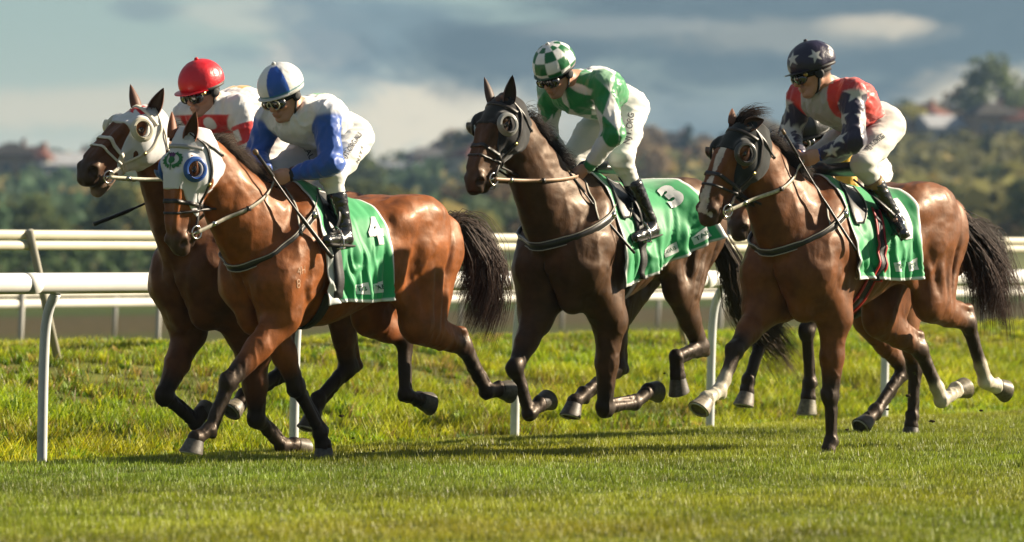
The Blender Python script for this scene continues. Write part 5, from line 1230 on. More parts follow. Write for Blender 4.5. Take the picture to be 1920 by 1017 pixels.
    mesh_obj('body', v, f, mat('skin', rough=.5, spec=.4, attr=True, sss=.15, bump=[(260, .2, .001)]), root, col=col); head_bvh = bvh_of((v, f))
    # ---- shirt
    S = SDF(); tc, slc = J['torso'], J['sleeve']
    mid = (shm+hpm)/2+V(0, 0, J.get('hunch', .055)); bw = J.get('bulk', 1.0)
    ctx = dict(shm=shm, hpm=hpm, mid=mid, sax=sax, j=j, HM=HM)
    tcol = lambda v_: tc(v_, ctx)
    S.cone(shm+V(.0, 0, -.02), mid, .112*bw, .128*bw, .06, side=sax, ratio=1.25, col=tcol); S.cone(mid, hpm+V(.04, 0, .02), .128*bw, .112*bw, .06, side=SIDE, ratio=1.22, col=tcol)
    S.cone(shm+(mid-shm)*.2+V(.03, 0, -.05), mid+V(.05, 0, -.07), .10, .10, .06, side=SIDE, ratio=1.1, col=tcol)
    S.cone(nb+V(.02, 0, 0), shm+V(.0, 0, -.02), .068, .10, .05, side=sax, ratio=1.3, col=tcol)
    for i, s in ((0, 1), (1, -1)):
        sh, el, wr = j['sh'][i], j['el'][i], j['wr'][i]; 
        def sc_(v_, sh=sh, el=el, wr=wr, i=i): return slc(v_, sh, el, wr, i, ctx)
        S.cone(shm+(sh-shm)*.55+V(0, 0, -.01), sh, .085, .078, .04, col=tcol if J.get('raglan') is None else sc_)
        S.cone(sh, el, .076, .062, .035, col=sc_); S.cone(el, wr-nrm(wr-el)*.015, .062, .036, .03, col=sc_); S.cone(el+(wr-el)*.1+V(0, 0, -.02), el+(wr-el)*.5+V(0, 0, -.015), .045, .035, .03, col=sc_)
    v, f = S.build(.0055); col = soft_cols(lambda q: S.colors(q, .0015, (.6, .6, .6)), v); v = wrinkle(v, f, .011, (7, 19, 10), 3+int(J['n'])); v = wrinkle(v, f, .0035, (20, 42, 24), 9); v = relax(v, f, 1, .5)
    so_ = mesh_obj('silks', v, f, mat('silk', rough=.42, spec=.45, attr=True, sheen=.35, bump=[(700, .15, .0005)]), root, col=col)
    shirt_bvh = bvh_of((v, f))
    # collar and cuffs
    mb = MB(); cax = nrm(hp(-.035, 0, -.04)-nb); e1 = nrm(sax-cax*np.dot(sax, cax)); e2 = np.cross(cax, e1)
    for q in range(3): torus(mb, nb+cax*(.010+.013*q), e1, e2, .060-.003*q, .010, 28, 8)
    mb.build('collar', mat('collar_'+J['n'], J.get('collar', (.02, .02, .03)), .7), root)
    for i in (0, 1):
        mb = MB(); d = nrm(j['wr'][i]-j['el'][i]); e1 = nrm(np.cross(d, V(0, 0, 1))); e2 = np.cross(d, e1)
        for q in range(4): torus(mb, j['wr'][i]-d*(.012-.009*q)*1.0, e1, e2, .029, .0075, 20, 8)
        mb.build('cuff', mat('cuff_'+J['n'], J.get('cuff', (.015, .015, .018)), .7), root)
    # ---- breeches
    S = SDF(); bc = J.get('breech', (.70, .69, .65)); bcol = lambda v_: np.array(bc)*(.97+.06*fbm(v_*12, 2, 4)[:, None])*np.array((1, 1-.0, 1))
    S.ell(hpm+V(-.03, 0, .02), (.145, .165, .135), None, .06, bcol); S.cone(hpm+V(0, 0, .03), mid+(hpm-mid)*.55, .12, .105, .05, side=SIDE, ratio=1.25, col=bcol)
    for i, s in ((0, 1), (1, -1)):
        hip, kn, an = j['hip'][i], j['kn'][i], j['an'][i]
        S.cone(hip, hip+(kn-hip)*.5, .108, .090, .05, col=bcol); S.cone(hip+(kn-hip)*.5, kn, .088, .068, .04, col=bcol); S.ell(kn, (.068, .066, .07), None, .03, bcol)
        S.cone(kn, kn+(an-kn)*.44, .060, .046, .03, col=bcol)
    v, f = S.build(.0065); col = S.colors(v, .003, bc); v = wrinkle(v, f, .0085, (5, 7, 18), 6+int(J['n'])); v = wrinkle(v, f, .0014, (20, 24, 46), 12); v = relax(v, f, 1, .5)
    mesh_obj('breeches', v, f, mat('breeches_cloth', rough=.7, spec=.25, attr=True, sheen=.2, bump=[(600, .2, .0006)]), root, col=col); br_bvh = bvh_of((v, f))
    # ---- boots
    for i, s in ((0, 1), (1, -1)):
        kn, an, to = j['kn'][i], j['an'][i], j['toe'][i]; S = SDF(); d = nrm(an-kn); fd = nrm(to-an); bt = J.get('boot', (.012, .011, .011))
        a = kn+(an-kn)*.40; S.cone(a, an-d*.02, .060, .046, .02, col=bt); S.cone(an-d*.03, an+d*.035, .042, .040, .02, col=bt); pk = nrm(d-fd*np.dot(d, fd))
        S.ell(an-fd*.025+pk*.05, (.045, .034, .032), [fd, np.cross(fd, pk), pk], .02, bt)
        S.cone(an+pk*.038+fd*.02, to+pk*.035, .043, .031, .03, side=np.cross(fd, pk), ratio=1.05, col=bt)
        S.cone(an+pk*.070-fd*.055, an+pk*.068-fd*.035, .022, .022, .008, col=bt)
        v, f = S.build(.0055); v = wrinkle(v, f, .003, (14, 14, 34), 3+i)
        bo = mesh_obj('boot', v, f, mat('boot_leather', (.012, .011, .011), .16, .6, coat=.6, bump=[(45, .18, .004)]), root)
        mb = MB(); sl_ = np.cross(fd, pk); 
        pts = [an-fd*.06+pk*.088, an+pk*.082+fd*.02, to+pk*.062+fd*.01]; strap(mb, smooth_pts(pts, 12), .066, .009, sl_); mb.build('sole', mat('rubber_sole', (.035, .03, .025), .8), bo)
        if J.get('boot_top'):
            S = SDF(); S.cone(kn+(an-kn)*.34, kn+(an-kn)*.56, .062, .055, .01); v, f = S.build(.006, lambda x, y, z, a=kn, b=an, d=d: np.abs((x-a[0])*d[0]+(y-a[1])*d[1]+(z-a[2])*d[2]-.45*np.linalg.norm(b-a))-.055)
            mesh_obj('boot_top', v, f, mat('tan_leather', (.24, .14, .05), .6), bo)
    # ---- helmet
    S = SDF(); hz = .062; hr = np.array((.134, .112, .116))*J.get('hs', 1.0)
    S.ell(hp(-.008, 0, hz), hr*k, [fw, lf, up], .01); tiltv = nrm(up+fw*.10)
    cut = lambda x, y, z: -( (x-hc[0])*tiltv[0]+(y-hc[1])*tiltv[1]+(z-hc[2])*tiltv[2]-.030*k)
    v, f = S.build(.0045, cut)
    col = soft_cols(lambda q_: J['cap'](((q_-hp(-.008, 0, hz))@HM.T)/k, ctx), v, .0028); v = wrinkle(v, f, .0035, (13, 13, 5), 4)
    ho = mesh_obj('helmet', v, f, mat('cap_silk', rough=.36, spec=.5, attr=True, coat=.1, bump=[(22, .45, .012), (90, .2, .003)]), root, col=col)
    mb = MB(); mb.tube([hp(-.008, 0, hz+.118*J.get('hs', 1)), hp(-.008, 0, hz+.118*J.get('hs', 1)+.010)], [.014, .009], 12); mb.build('button', mat('button_'+J['n'], J.get('button', (.5, .5, .5)), .5), ho)
    # inner shell band and peak
    mb = MB(); torus(mb, hp(-.008, 0, .028), fw, lf, .117*k, .012, 40, 8, sq=.86); mb.build('helmet_band', mat('band_'+J['n'], J.get('band', (.014, .014, .015)), .6), ho)
    pk = J.get('peak', (.02, .02, .02)); n1, n2 = 18, 6; vv = []
    pl = J.get('peaklen', .05)
    for a in range(n1+1):
        t = R(-62+124*a/n1)
        for b in range(n2+1):
            r0 = .118+b/n2*pl*math.cos(t*.95)**.8*(1); vv.append(hp(r0*math.cos(t)-.006, r0*math.sin(t)*.86, .040-.10*(r0*math.cos(t)-.08)*J.get('peakdrop', 2.2)*.5+.012*(math.cos(t)-1)*2))
    n0 = len(vv); vv += [p-up*.005 for p in vv]; ff = []
    for a in range(n1):
        for b in range(n2):
            i0 = a*(n2+1)+b; ff += [(i0, i0+1, i0+n2+2, i0+n2+1), (i0+n0+n2+1, i0+n0+n2+2, i0+n0+1, i0+n0)]
    rim = [a*(n2+1)+n2 for a in range(n1+1)]; ff += [(p, p+n0, q_+n0, q_) for p, q_ in zip(rim[:-1], rim[1:])]
    mesh_obj('peak', vv, ff, mat('peak_'+J['n'], pk, .35, coat=.3), ho)
    # ---- goggles
    S = SDF()
    for s in (-1, 1): S.ell(hp(.086, s*.034, -.004), np.array((.034, .042, .035))*k, [nrm(fw+lf*s*.35), nrm(lf-fw*s*.35), up], .02)
    S.cone(hp(.102, -.02, .004), hp(.102, .02, .004), .022*k, .016*k, .015); S.ell(hp(.122, 0, -.034), np.array((.024, .015, .020))*k, [fw, lf, up], .01, None, 's')
    v, f = S.build(.0045); go = mesh_obj('goggles', v, f, mat('goggle_lens', (.006, .006, .007), .05, .8, coat=1), root)
    gb = bvh_of((v, f)); gc = J.get('goggle_rim', (.02, .02, .02)); mb = MB()
    for s in (-1, 1):
        pts = []; c = hp(.1, s*.034, .004); axx = nrm(fw+lf*s*.30)
        e1 = nrm(lf-axx*np.dot(lf, axx)); e2 = np.cross(axx, e1)
        for a in range(28):
            t = 2*math.pi*a/28; o = hp(.16, s*.036, -.004)+(e1*math.cos(t)*.037+e2*math.sin(t)*.028)*k; hit = gb.ray_cast(Vector(o), Vector(-axx), .2)
            if hit[0] is not None: pts.append(np.array(hit[0])+axx*.001)
        if len(pts) > 10: mb.tube(pts+[pts[0]], .0042, 6, cap=False)
    mb.build('goggle_rim', mat('gogglerim_'+J['n'], gc, .45), go)
    mb = MB(); pp = loop_pts(head_bvh, hp(0, 0, .004), fw, lf, 60, .004, .3, 40, 320); strap(mb, [p for p, _ in pp], .026, .003, up); mb.build('goggle_strap', mat('black_elastic', (.012, .012, .012), .8), go)
    if J.get('disc'):
        for s in (-1, 1): mb = MB(); c = hp(.070, s*.078, .012); mb.tube([c, c+lf*s*.006*k+fw*.003], .012*k, 16); mb.build('strap_disc', mat('brass', (.55, .42, .16), .3, metal=1), go)
    # ear harness
    for s in (-1, 1): mb = MB(); mb.tube([hp(-.004, s*.082, -.004), hp(-.004, s*.098, -.006), hp(-.003, s*.102, -.006)], [.030, .026, .016], 18); mb.build('harness', mat('black_pad', (.012, .012, .012), .7), ho)
    # chin strap
    pts = []
    for s_, ang in enumerate(np.linspace(-100, 100, 30)):
        d = lf*math.sin(R(ang))-up*math.cos(R(ang)); o = hp(.0, 0, -.02)+d*.3; o = o+fw*.028*(1-abs(ang)/100)
        hit = head_bvh.ray_cast(Vector(o), Vector(-d), .4)
        if hit[0] is not None and np.linalg.norm(np.array(hit[0])-hc) < .165: pts.append(np.array(hit[0])+d*.004)
    mb = MB(); strap(mb, smooth_pts(pts, 40), .018, .003, fw); mb.build('chin_strap', MATS['black_elastic'], ho)
    print('jockey', J['n'], round(time.time()-t0, 1))
    for nm, a, b in (('uarm', 'sh', 'el'), ('farm', 'el', 'wr'), ('thigh', 'hip', 'kn'), ('shin', 'kn', 'an'), ('foot', 'an', 'toe')): print('   ', nm, [round(float(np.linalg.norm(j[a][i]-j[b][i])), 2) for i in (0, 1)], end='')
    print()
    return dict(root=root, hands=hands, br=br_bvh, shirt=shirt_bvh, j=j, body=head_bvh)
def decal(parent, bvh, fr, txt, px, py, size, angle, m_, name='lettering', off=.0035, squash=1.0, shape=None):
    """letters printed on cloth: laid in the cloth's own tangent plane round the point seen at that place"""
    o, d = fr.ray(px, py); hit = bvh.ray_cast(Vector(o), Vector(d))
    if hit[0] is None: print('miss', txt); return
    c, n_ = np.array(hit[0]), np.array(hit[1]); n_ = nrm(nrm(n_)*.6-nrm(d)*.4); r_ = nrm(np.cross(V(0, 0, 1), n_)); u_ = np.cross(n_, r_)
    a = R(angle); e1 = r_*math.cos(a)+u_*math.sin(a); e2 = u_*math.cos(a)-r_*math.sin(a)
    v, f = shape if shape else text_poly(txt, size); out = []
    for x, y in v:
        p = c+e1*x*squash+e2*y+n_*.08; h_ = bvh.ray_cast(Vector(p), Vector(-n_), .2)
        out.append(np.array(h_[0])+n_*off if h_[0] is not None else c+e1*x*squash+e2*y+n_*off)
    mb = MB(); mb.add(out, f); return mb.build(name, m_, parent)
WHT = np.array((.70, .70, .69)); BLU = np.array((.016, .085, .40)); GRN = np.array((.008, .23, .060)); RED = np.array((.60, .022, .022)); NVY = np.array((.020, .014, .045))
def ori(v_, c): q = v_-c['shm']; ax = nrm(c['hpm']-c['shm']); s = c['sax']; n_ = nrm(np.cross(s, ax)); n_ = n_ if n_[2] > 0 else -n_; return q@ax, q@s, q@n_
def c2t(v_, c):
    a, s, n_ = ori(v_, c); o = np.tile(WHT, (len(v_), 1)); m_ = (n_ > .03) & (np.abs(s) < .07) & (a < .22) & (a > .10); o[m_] = GRN*1.3; return o
def c2s(v_, sh, el, wr, i, c): return np.tile(BLU, (len(v_), 1))
def dia(a, b, A=WHT, B=GRN): m_ = ((np.floor(a+b)+np.floor(a-b)) % 2) > .5; return np.where(m_[:, None], A, B)
def c3t(v_, c): a, s, n_ = ori(v_, c); ph = np.arctan2(s, n_); return dia(a/.33+.62, ph/1.7+.30)
def c3s(v_, sh, el, wr, i, c):
    t, ph = limb(v_, sh, el, V(0, 0, 1)); t2, _ = limb(v_, el, wr, V(0, 0, 1)); L_ = np.linalg.norm(el-sh); t = np.where(t > L_, L_+np.maximum(t2, 0), t); return dia(t/.25+.2, ph/2.0+.25)
def c4t(v_, c):
    a, s, n_ = ori(v_, c); o = np.tile(np.array((.40, .39, .37)), (len(v_), 1)); m_ = (s > .075) | (s < -.12) | (n_ > .015) | (a > .30); o[m_] = (.66, .030, .018)
    m_ = (a < .06) & (n_ > .02) & (np.abs(s) < .10); o[m_] = (.55, .54, .52); return o
def c4s(v_, sh, el, wr, i, c):
    o = np.tile(NVY, (len(v_), 1)); ref = V(.25, .9 if i == 0 else -.6, .3) if i == 0 else V(.8, -.1, .3)
    t, ph = limb(v_, sh, el, ref); L_ = np.linalg.norm(el-sh); t2, ph2 = limb(v_, el, wr, ref)
    for T_, P_, r_, t0_, p0 in ((t, ph, .068, .045, .35), (t, ph, .066, .20, -.45), (t, ph, .06, .19, 1.9), (t, ph, .05, .05, 2.4), (t2, ph2, .062, .08, .9), (t2, ph2, .058, .15, -.2), (t2, ph2, .05, .06, -1.7)):
        o[star(T_-t0_, (P_-p0)*.062, r_, .3) & (T_ > -.03)] = (.50, .49, .47)
    return o
def c1t(v_, c):
    a, s, n_ = ori(v_, c); o = np.tile(WHT, (len(v_), 1)); z = v_[:, 2]-c['shm'][2]
    o[(z < -.02) & (z > -.125)] = RED; o[(z < -.19)] = RED; o[((z+.07)**2+(s-.05)**2) < .0012] = WHT; o[(n_ > .07) & (a > .15) & (a < .24) & (np.abs(s) < .1)] = (.75, .35, .03); return o
def c1s(v_, sh, el, wr, i, c):
    o = np.tile(WHT, (len(v_), 1)); t, ph = limb(v_, sh, el, V(0, 0, 1)); t2, _ = limb(v_, el, wr, V(0, 0, 1)); L_ = np.linalg.norm(el-sh); t = np.where(t > L_, L_+np.maximum(t2, 0), t)
    o[(t > .10) & (t < .22)] = RED; o[(t > .30) & (t < .40)] = RED; o[(np.abs(t-.16) < .035) & (np.abs(ph-2.2) < .5)] = WHT; return o
def cap2(q, c):
    az = np.arctan2(q[:, 1], q[:, 0]); o = np.tile(WHT*1.05, (len(q), 1)); m_ = (np.abs(az-.62) < .46) | (np.abs(az+2.52) < .46); o[m_ & (q[:, 2] < .112)] = BLU*1.1
    o[(q[:, 2] < -.016) & (q[:, 2] > -.024)] = (.02, .16, .20); o[q[:, 2] < -.026] = WHT; return o
def cap3(q, c):
    az = np.arctan2(q[:, 1], q[:, 0]); el = np.arctan2(q[:, 2], np.hypot(q[:, 0], q[:, 1]*1.15)); m_ = ((np.floor(az/(math.pi/5)+.5)+np.floor(el/.50+.15)) % 2) > .5
    o = np.where(m_[:, None], WHT*1.05, GRN*.55); o[el > 1.25] = WHT; return o
def cap4(q, c):
    o = np.tile(NVY*.8, (len(q), 1)); az = np.arctan2(q[:, 1], q[:, 0]); el = np.arctan2(q[:, 2], np.hypot(q[:, 0], q[:, 1]))
    for a0, e0, r_ in ((.32, .38, .044), (1.52, .30, .042), (-.9, .35, .042), (2.75, .35, .042), (-2.2, .3, .04)):
        d = np.array([math.cos(e0)*math.cos(a0), math.cos(e0)*math.sin(a0), math.sin(e0)]); e1 = nrm(np.cross(V(0, 0, 1), d)); e2 = np.cross(d, e1)
        m_ = star(q@e1, q@e2, r_, .15) & (q@d > .05); o[m_] = (.52, .51, .49)
    return o
def cap1(q, c): 
    o = np.tile(np.array((.62, .012, .022)), (len(q), 1)); return o
J2 = dict(n='2', hd=.012, head=(531, 170, 0), yaw=2, pitch=24, tilt=-3, sh=[(610, 214, .185), (507, 224, -.185)], el=[(622, 306, .27), (480, 290, -.24)], wr=[(548, 328, .11), (498, 320, -.06)],
    hip=[(664, 262, .10), (618, 264, -.10)], kn=[(622, 328, .20), (518, 322, -.20)], an=[(646, 436, .25), (560, 425, -.27)], toe=[(610, 440, .31), (520, 432, -.31)],
    torso=c2t, sleeve=c2s, cap=cap2, collar=(.012, .012, .014), cuff=(.012, .012, .014), peak=(.55, .55, .53), peaklen=.032, goggle_rim=(.55, .53, .42), band=(.45, .45, .42), button=(.6, .6, .58), beard=.2,
    label='jockey in white silks with blue sleeves and a blue and white quartered cap')
J3 = dict(n='3', hd=.018, head=(1043, 126, 0), yaw=-4, pitch=30, tilt=2, sh=[(1128, 158, .185), (1034, 172, -.185)], el=[(1150, 252, .27), (1024, 246, -.26)], wr=[(1102, 314, .11), (1066, 318, -.06)],
    hip=[(1182, 206, .10), (1140, 210, -.10)], kn=[(1166, 300, .20), (1070, 300, -.22)], an=[(1220, 420, .27), (1128, 412, -.27)], toe=[(1186, 436, .31), (1090, 428, -.31)],
    torso=c3t, sleeve=c3s, cap=cap3, collar=tuple(GRN), cuff=(.5, .5, .5), peak=(.008, .06, .025), peaklen=.026, goggle_rim=(.012, .012, .012), band=(.02, .02, .02), button=(.6, .6, .6), beard=.3,
    label='jockey in green and white diamond silks with a checked cap')
J4 = dict(n='4', hd=.022, head=(1525, 124, 0), yaw=-34, pitch=17, tilt=0, sh=[(1598, 172, .185), (1500, 184, -.185)], el=[(1602, 262, .27), (1480, 256, -.25)], wr=[(1540, 290, .11), (1500, 292, -.04)],
    hip=[(1662, 240, .10), (1618, 244, -.10)], kn=[(1618, 308, .20), (1522, 302, -.20)], an=[(1676, 408, .27), (1588, 400, -.27)], toe=[(1688, 430, .42), (1560, 420, -.36)],
    torso=c4t, sleeve=c4s, cap=cap4, collar=(.010, .012, .05), cuff=(.01, .045, .26), peak=(.010, .010, .016), peaklen=.045, goggle_rim=(.012, .012, .012), band=(.01, .01, .012), button=(.02, .02, .04), disc=True, boot_top=True, breech=(.58, .56, .51), beard=.12,
    label='jockey in red silks with navy starred sleeves and a navy cap with white stars')
J1 = dict(n='1', head=(380, 166, 0), yaw=-2, pitch=18, tilt=0, sh=[(446, 204, .185), (352, 216, -.185)], el=[(470, 280, .26), (330, 288, -.26)], wr=[(408, 318, .10), (345, 322, -.10)],
    hip=[(525, 236, .10), (480, 240, -.10)], kn=[(498, 318, .20), (400, 315, -.20)], an=[(520, 425, .26), (440, 420, -.26)], toe=[(485, 435, .30), (400, 430, -.30)],
    torso=c1t, sleeve=c1s, cap=cap1, collar=(.5, .5, .5), cuff=(.5, .03, .03), peak=(.60, .012, .022), peaklen=.055, goggle_rim=(.012, .012, .012), band=(.03, .026, .02), button=(.6, .012, .02), disc=True, beard=.3,
    label='jockey in white silks with red bands and a bright red cap')
J5 = dict(n='5', head=(1520, 250, 0), yaw=5, pitch=20, tilt=0, sh=[(1575, 290, .18), (1495, 295, -.18)], el=[(1590, 352, .24), (1480, 350, -.24)], wr=[(1530, 372, .10), (1500, 372, -.06)],
    hip=[(1640, 325, .10), (1600, 328, -.10)], kn=[(1608, 375, .20), (1530, 375, -.20)], an=[(1640, 450, .26), (1560, 445, -.26)], toe=[(1610, 460, .30), (1530, 455, -.30)],
    torso=lambda v_, c: np.where((fbm(v_*5, 1, 3) > .5)[:, None], np.array((.72, .42, .02)), np.array((.015, .05, .28))), sleeve=lambda v_, a, b, w_, i, c: np.tile(np.array((.72, .42, .02)), (len(v_), 1)), cap=lambda q, c: np.tile(np.array((.02, .02, .02)), (len(q), 1)),
    collar=(.1, .13, .02), cuff=(.3, .3, .3), peak=(.02, .02, .02), goggle_rim=(.5, .5, .5), beard=.1, label='jockey in yellow and blue silks half hidden behind the navy starred sleeves')
hs = {}
for s in (H2,H3,H4,H1,H5): hs[s['name']] = horse(s)
rd = {}
for k, J in (('2',J2),('3',J3),('4',J4),('1',J1),('5',J5)): rd[k] = jockey(hs[k], J)
def thistle(h):
    """purple and green thistle between two leaves on the forehead of the white hood"""
    hp, HM, fr = h['hp'], h['HM'], h['fr']; hb = h['hood_bvh']; g = []
    def put(poly, m_, nm, parent):
        mb = MB(); out = []
        for x, y in poly:
            o = hp(.145-y/h['k'], -.002-x/h['k'], .3); hit = hb.ray_cast(Vector(o), Vector(-HM[2]), .5)
            if hit[0] is not None: out.append(np.array(hit[0])+HM[2]*.0035)
            else: out.append(hp(.145-y/h['k'], -.002-x/h['k'], .08))
        n_ = len(out); c = sum(out)/n_; mb.add([c]+out, [(0, i+1, (i+1) % n_+1) for i in range(n_)]); return mb.build(nm, m_, parent)
    gm = mat('thistle_green', (.012, .14, .035), .7); pm = mat('thistle_purple', (.085, .015, .12), .7)
    em = empty('thistle_emblem'); em.parent = h['root']
    put([(.022*math.cos(t)*(1+.06*math.sin(9*t)), -.004+.020*math.sin(t)*(1+.06*math.sin(9*t))) for t in np.linspace(0, 2*math.pi, 24, endpoint=False)], gm, 'bulb', em)
    put([(-.015, .012), (-.026, .038), (-.014, .033), (-.007, .041), (0, .034), (.007, .041), (.014, .033), (.026, .038), (.015, .012)], pm, 'flower', em)
    put([(-.004, -.02), (.004, -.02), (.003, -.06), (-.003, -.06)], gm, 'stem', em)
    for s in (-1, 1):
        o = []; i_ = []
        for k, t in enumerate(np.linspace(-80, 62, 14)):
            a = R(t); r1 = .058+(.010 if k % 2 else 0); r0 = .042; o.append((s*r1*math.cos(a), -.002+r1*math.sin(a)*.8)); i_.append((s*(r0*math.cos(a)), .001+r0*math.sin(a)*.8))
        for k in range(13): put([o[k], o[k+1], i_[k+1], i_[k]], gm, 'leaf', em) if 0 else None
        mb = MB(); vs = []
        for x, y in o+i_:
            p_ = hp(.145-y/h['k'], -.002-x/h['k'], .3); hit = hb.ray_cast(Vector(p_), Vector(-HM[2]), .5); vs.append(np.array(hit[0])+HM[2]*.004 if hit[0] is not None else hp(.145-y/h['k'], -.002-x/h['k'], .08))
        mb.add(vs, [(k, k+1, 15+k, 14+k) for k in range(13)]); mb.build('leaf', gm, em)
def red_cross(q, col):
    x, y = q[:, 1]+.0, q[:, 0]-.085; r_ = .052; m_ = (q[:, 2] > .0) & (((np.abs(x) < .010+.35*np.abs(y)) & (np.abs(y) < r_)) | ((np.abs(y) < .010+.35*np.abs(x)) & (np.abs(x) < r_)))
    m_ &= ~((np.abs(np.abs(y)-r_) < .014) & (np.abs(x) < .007)); col[m_] = (.50, .012, .02); return col
BR = {}
TW = (.58, .58, .58)
EN_CUPS = dict
hood(hs['2'], (.60, .60, .62), (.30, .13, .20), (.02, .085, .34)); thistle(hs['2'])
hood(hs['3'], (.016, .016, .017), (.215, .20, .17), (.22, .22, .21), cup2=(.012, .012, .012))
hood(hs['4'], (.016, .018, .018), (.20, .20, .17), (.05, .05, .048), cup2=(.012, .012, .012))
hood(hs['1'], (.60, .60, .60), (.23, .20, .19), (.58, .54, .42), emblem=red_cross)
SP = dict(
 a2=dict(name='2', leather=(.018, .014, .012), rein=(.36, .33, .26), studs=True, chest=(1.15, 1.50, .22), width=.045),
 a3=dict(name='3', rein=(.30, .18, .10), chest=(1.17, 1.40, .18), width=.055), a4=dict(name='4', rein=(.50, .46, .35), chest=(1.17, 1.44, .18), width=.045),
 a1=dict(name='1', leather=(.5, .5, .5), rein=(.62, .58, .44), chest=(1.10, 1.22, .2)), a5=dict(name='5', rein=(.4, .38, .3), chest=(1.1, 1.2, .2)))
for k_ in ('2', '3', '4', '1', '5'):
    bridle(hs[k_], rd[k_]['hands'], SP['a'+k_])
    if k_ in '234': breastplate(hs[k_], SP['a'+k_])
G1 = (.010, .29, .085)
cloth(hs['2'], .29, -.27, .93, G1, 'green saddlecloth with a white number under the jockey with blue sleeves', front_dip=.05, pale=.17)
cloth(hs['3'], .27, -.50, .93, G1, 'green saddlecloth blown up at its rear corner on the dark brown horse', flare=(.20, .03, -.05), front_dip=.06, rise=.30)
cloth(hs['4'], .27, -.38, .99, G1, 'green saddlecloth with a white number on the horse with white socks', front_dip=.02)
cloth(hs['1'], .29, -.30, .95, G1, 'green saddlecloth on the far left horse under the red cap jockey')
cloth(hs['5'], .29, -.34, .90, G1, 'green saddlecloth on the horse almost hidden behind another')
SL = {'2': 'black racing saddle under the jockey with blue sleeves', '3': 'black racing saddle under the jockey in green and white diamonds', '4': 'black racing saddle with red edged girth under the starred sleeves',
      '1': 'racing saddle under the jockey with the red cap', '5': 'racing saddle under the jockey in yellow and blue'}
for k_ in '23415':
    j_ = rd[k_]['j']; ft = j_['an'][0]+(j_['toe'][0]-j_['an'][0])*.45+V(0, 0, -.082)
    if k_ == '4': ft = j_['an'][0]+V(.035, .045, -.10)
    saddle(hs[k_], ft, dict(name=k_, saddle_label=SL[k_], girth_edge=(.34, .012, .012) if k_ == '4' else None, gx={'4': .03, '3': .06}.get(k_, .21), gt=-.22 if k_ == '4' else 0))
# printed numbers, badges and lettering
NW = mat('number_white', (.66, .66, .66), .6); NB = mat('number_navy', (.012, .022, .06), .6); TG = mat('tab_green', (.008, .09, .035), .6)
def number(k_, txt, t, vq, size, rot=0):
    cloth_text(hs[k_], txt, t, vq, size, 'number', NW, rot=rot, bold=size*.06, off=.007)
number('2', '4', .80, .46, .22); number('3', '3', .80, .40, .22); number('4', '1', .82, .48, .34)
for k_, lst in (('2', ((.50, .90), (.78, .89))), ('3', ((.64, .88), (.88, .90))), ('4', ((.62, .88), (.86, .88))), ('1', ((.5, .9), (.8, .9)))):
    for t, vq in lst: cloth_text(hs[k_], 'TAB', t, vq, .037, 'lettering', TG, rot=.06, bold=.0008, box=(.088, .062))
def on_leg(k_, txt, px, py, size, ang, squash=1.0, bold=.0006):
    r_ = rd[k_]; decal(r_['root'], r_['br'], hs[k_]['fr'], txt, px, py, size, ang, mat('ink', (.07, .07, .08), .8), squash=squash, shape=text_poly(txt, size, bold))
on_leg('2', 'NJT.ORG.AU', 660, 274, .044, 52); on_leg('2', 'N.J.T.A', 676, 290, .038, 55); on_leg('2', 'G.AU', 577, 284, .05, -62)
on_leg('3', 'NJT.ORG', 1180, 240, .058, 78); on_leg('4', 'NJT.ORG', 1640, 268, .044, 42)
BRM = mat('freeze_brand', (.36, .20, .11), .6)
def brand(k_, txt, px, py, size, ang=0):
    h = hs[k_]; decal(h['root'], h['bvh'], h['fr'], txt, px, py, size, ang, BRM, name='brand_mark', off=.002, shape=text_poly(txt, size, 0))
brand('2', '4H', 566, 508, .065, 8); brand('2', '8', 560, 533, .075, 8); brand('4', 'S', 1607, 515, .11, -10)
# manes
MC = {'2': (.030, .020, .014), '3': (.014, .009, .007), '4': (.018, .011, .008), '1': (.02, .013, .01), '5': (.02, .013, .01)}
for k_ in '23415':
    h = hs[k_]; rts = []
    nn, rh = h['nn'], h['rh']
    for t in np.linspace(1.2, 6, 60):
        i = min(int(t), 5); fr_ = t-i; c = nn[i]*(1-fr_)+nn[min(i+1, 6)]*fr_; r_ = rh[i]*(1-fr_)+rh[min(i+1, 6)]*fr_; d = nrm(nn[min(i+1, 6)]-nn[i]); up = nrm(V(-d[2], 0, d[0]))
        rts.append(c+up*(r_-.012))
    rts = np.array(rts)
    g1 = [(0, 0, 0), (-.05, .0, .055), (-.12, .02, .055), (-.19, .04, .01)]; g2 = [(0, 0, 0), (-.03, .03, .045), (-.08, .05, .02), (-.13, .06, -.05)]; g3 = [(0, 0, 0), (-.06, -.02, .07), (-.13, -.04, .09), (-.22, -.04, .09)]
    strands('mane', h['root'], rts, [g1, g2, g3], 1300, .0015, MC[k_], jit=.016, clump=34, spread=.022, tipc=tuple(np.array(MC[k_])*(3.2 if k_ == '2' else 2.0)), lenv=(.5, .95))
    if k_ != '4': continue
    fk = [h['hp'](.03, y, .05) for y in (-.02, 0, .02)]
    up = np.array([(0, 0, 0), (-.03, 0, .04), (-.10, .01, .06), (-.17, .02, .05)])*(1.25 if k_ == '4' else .7)
    strands('forelock', h['root'], np.array(fk), [up, up*V(1, 2, 1.3)], 160, .0016, MC[k_], jit=.014, clump=10, spread=.03, tipc=tuple(np.array(MC[k_])*2))
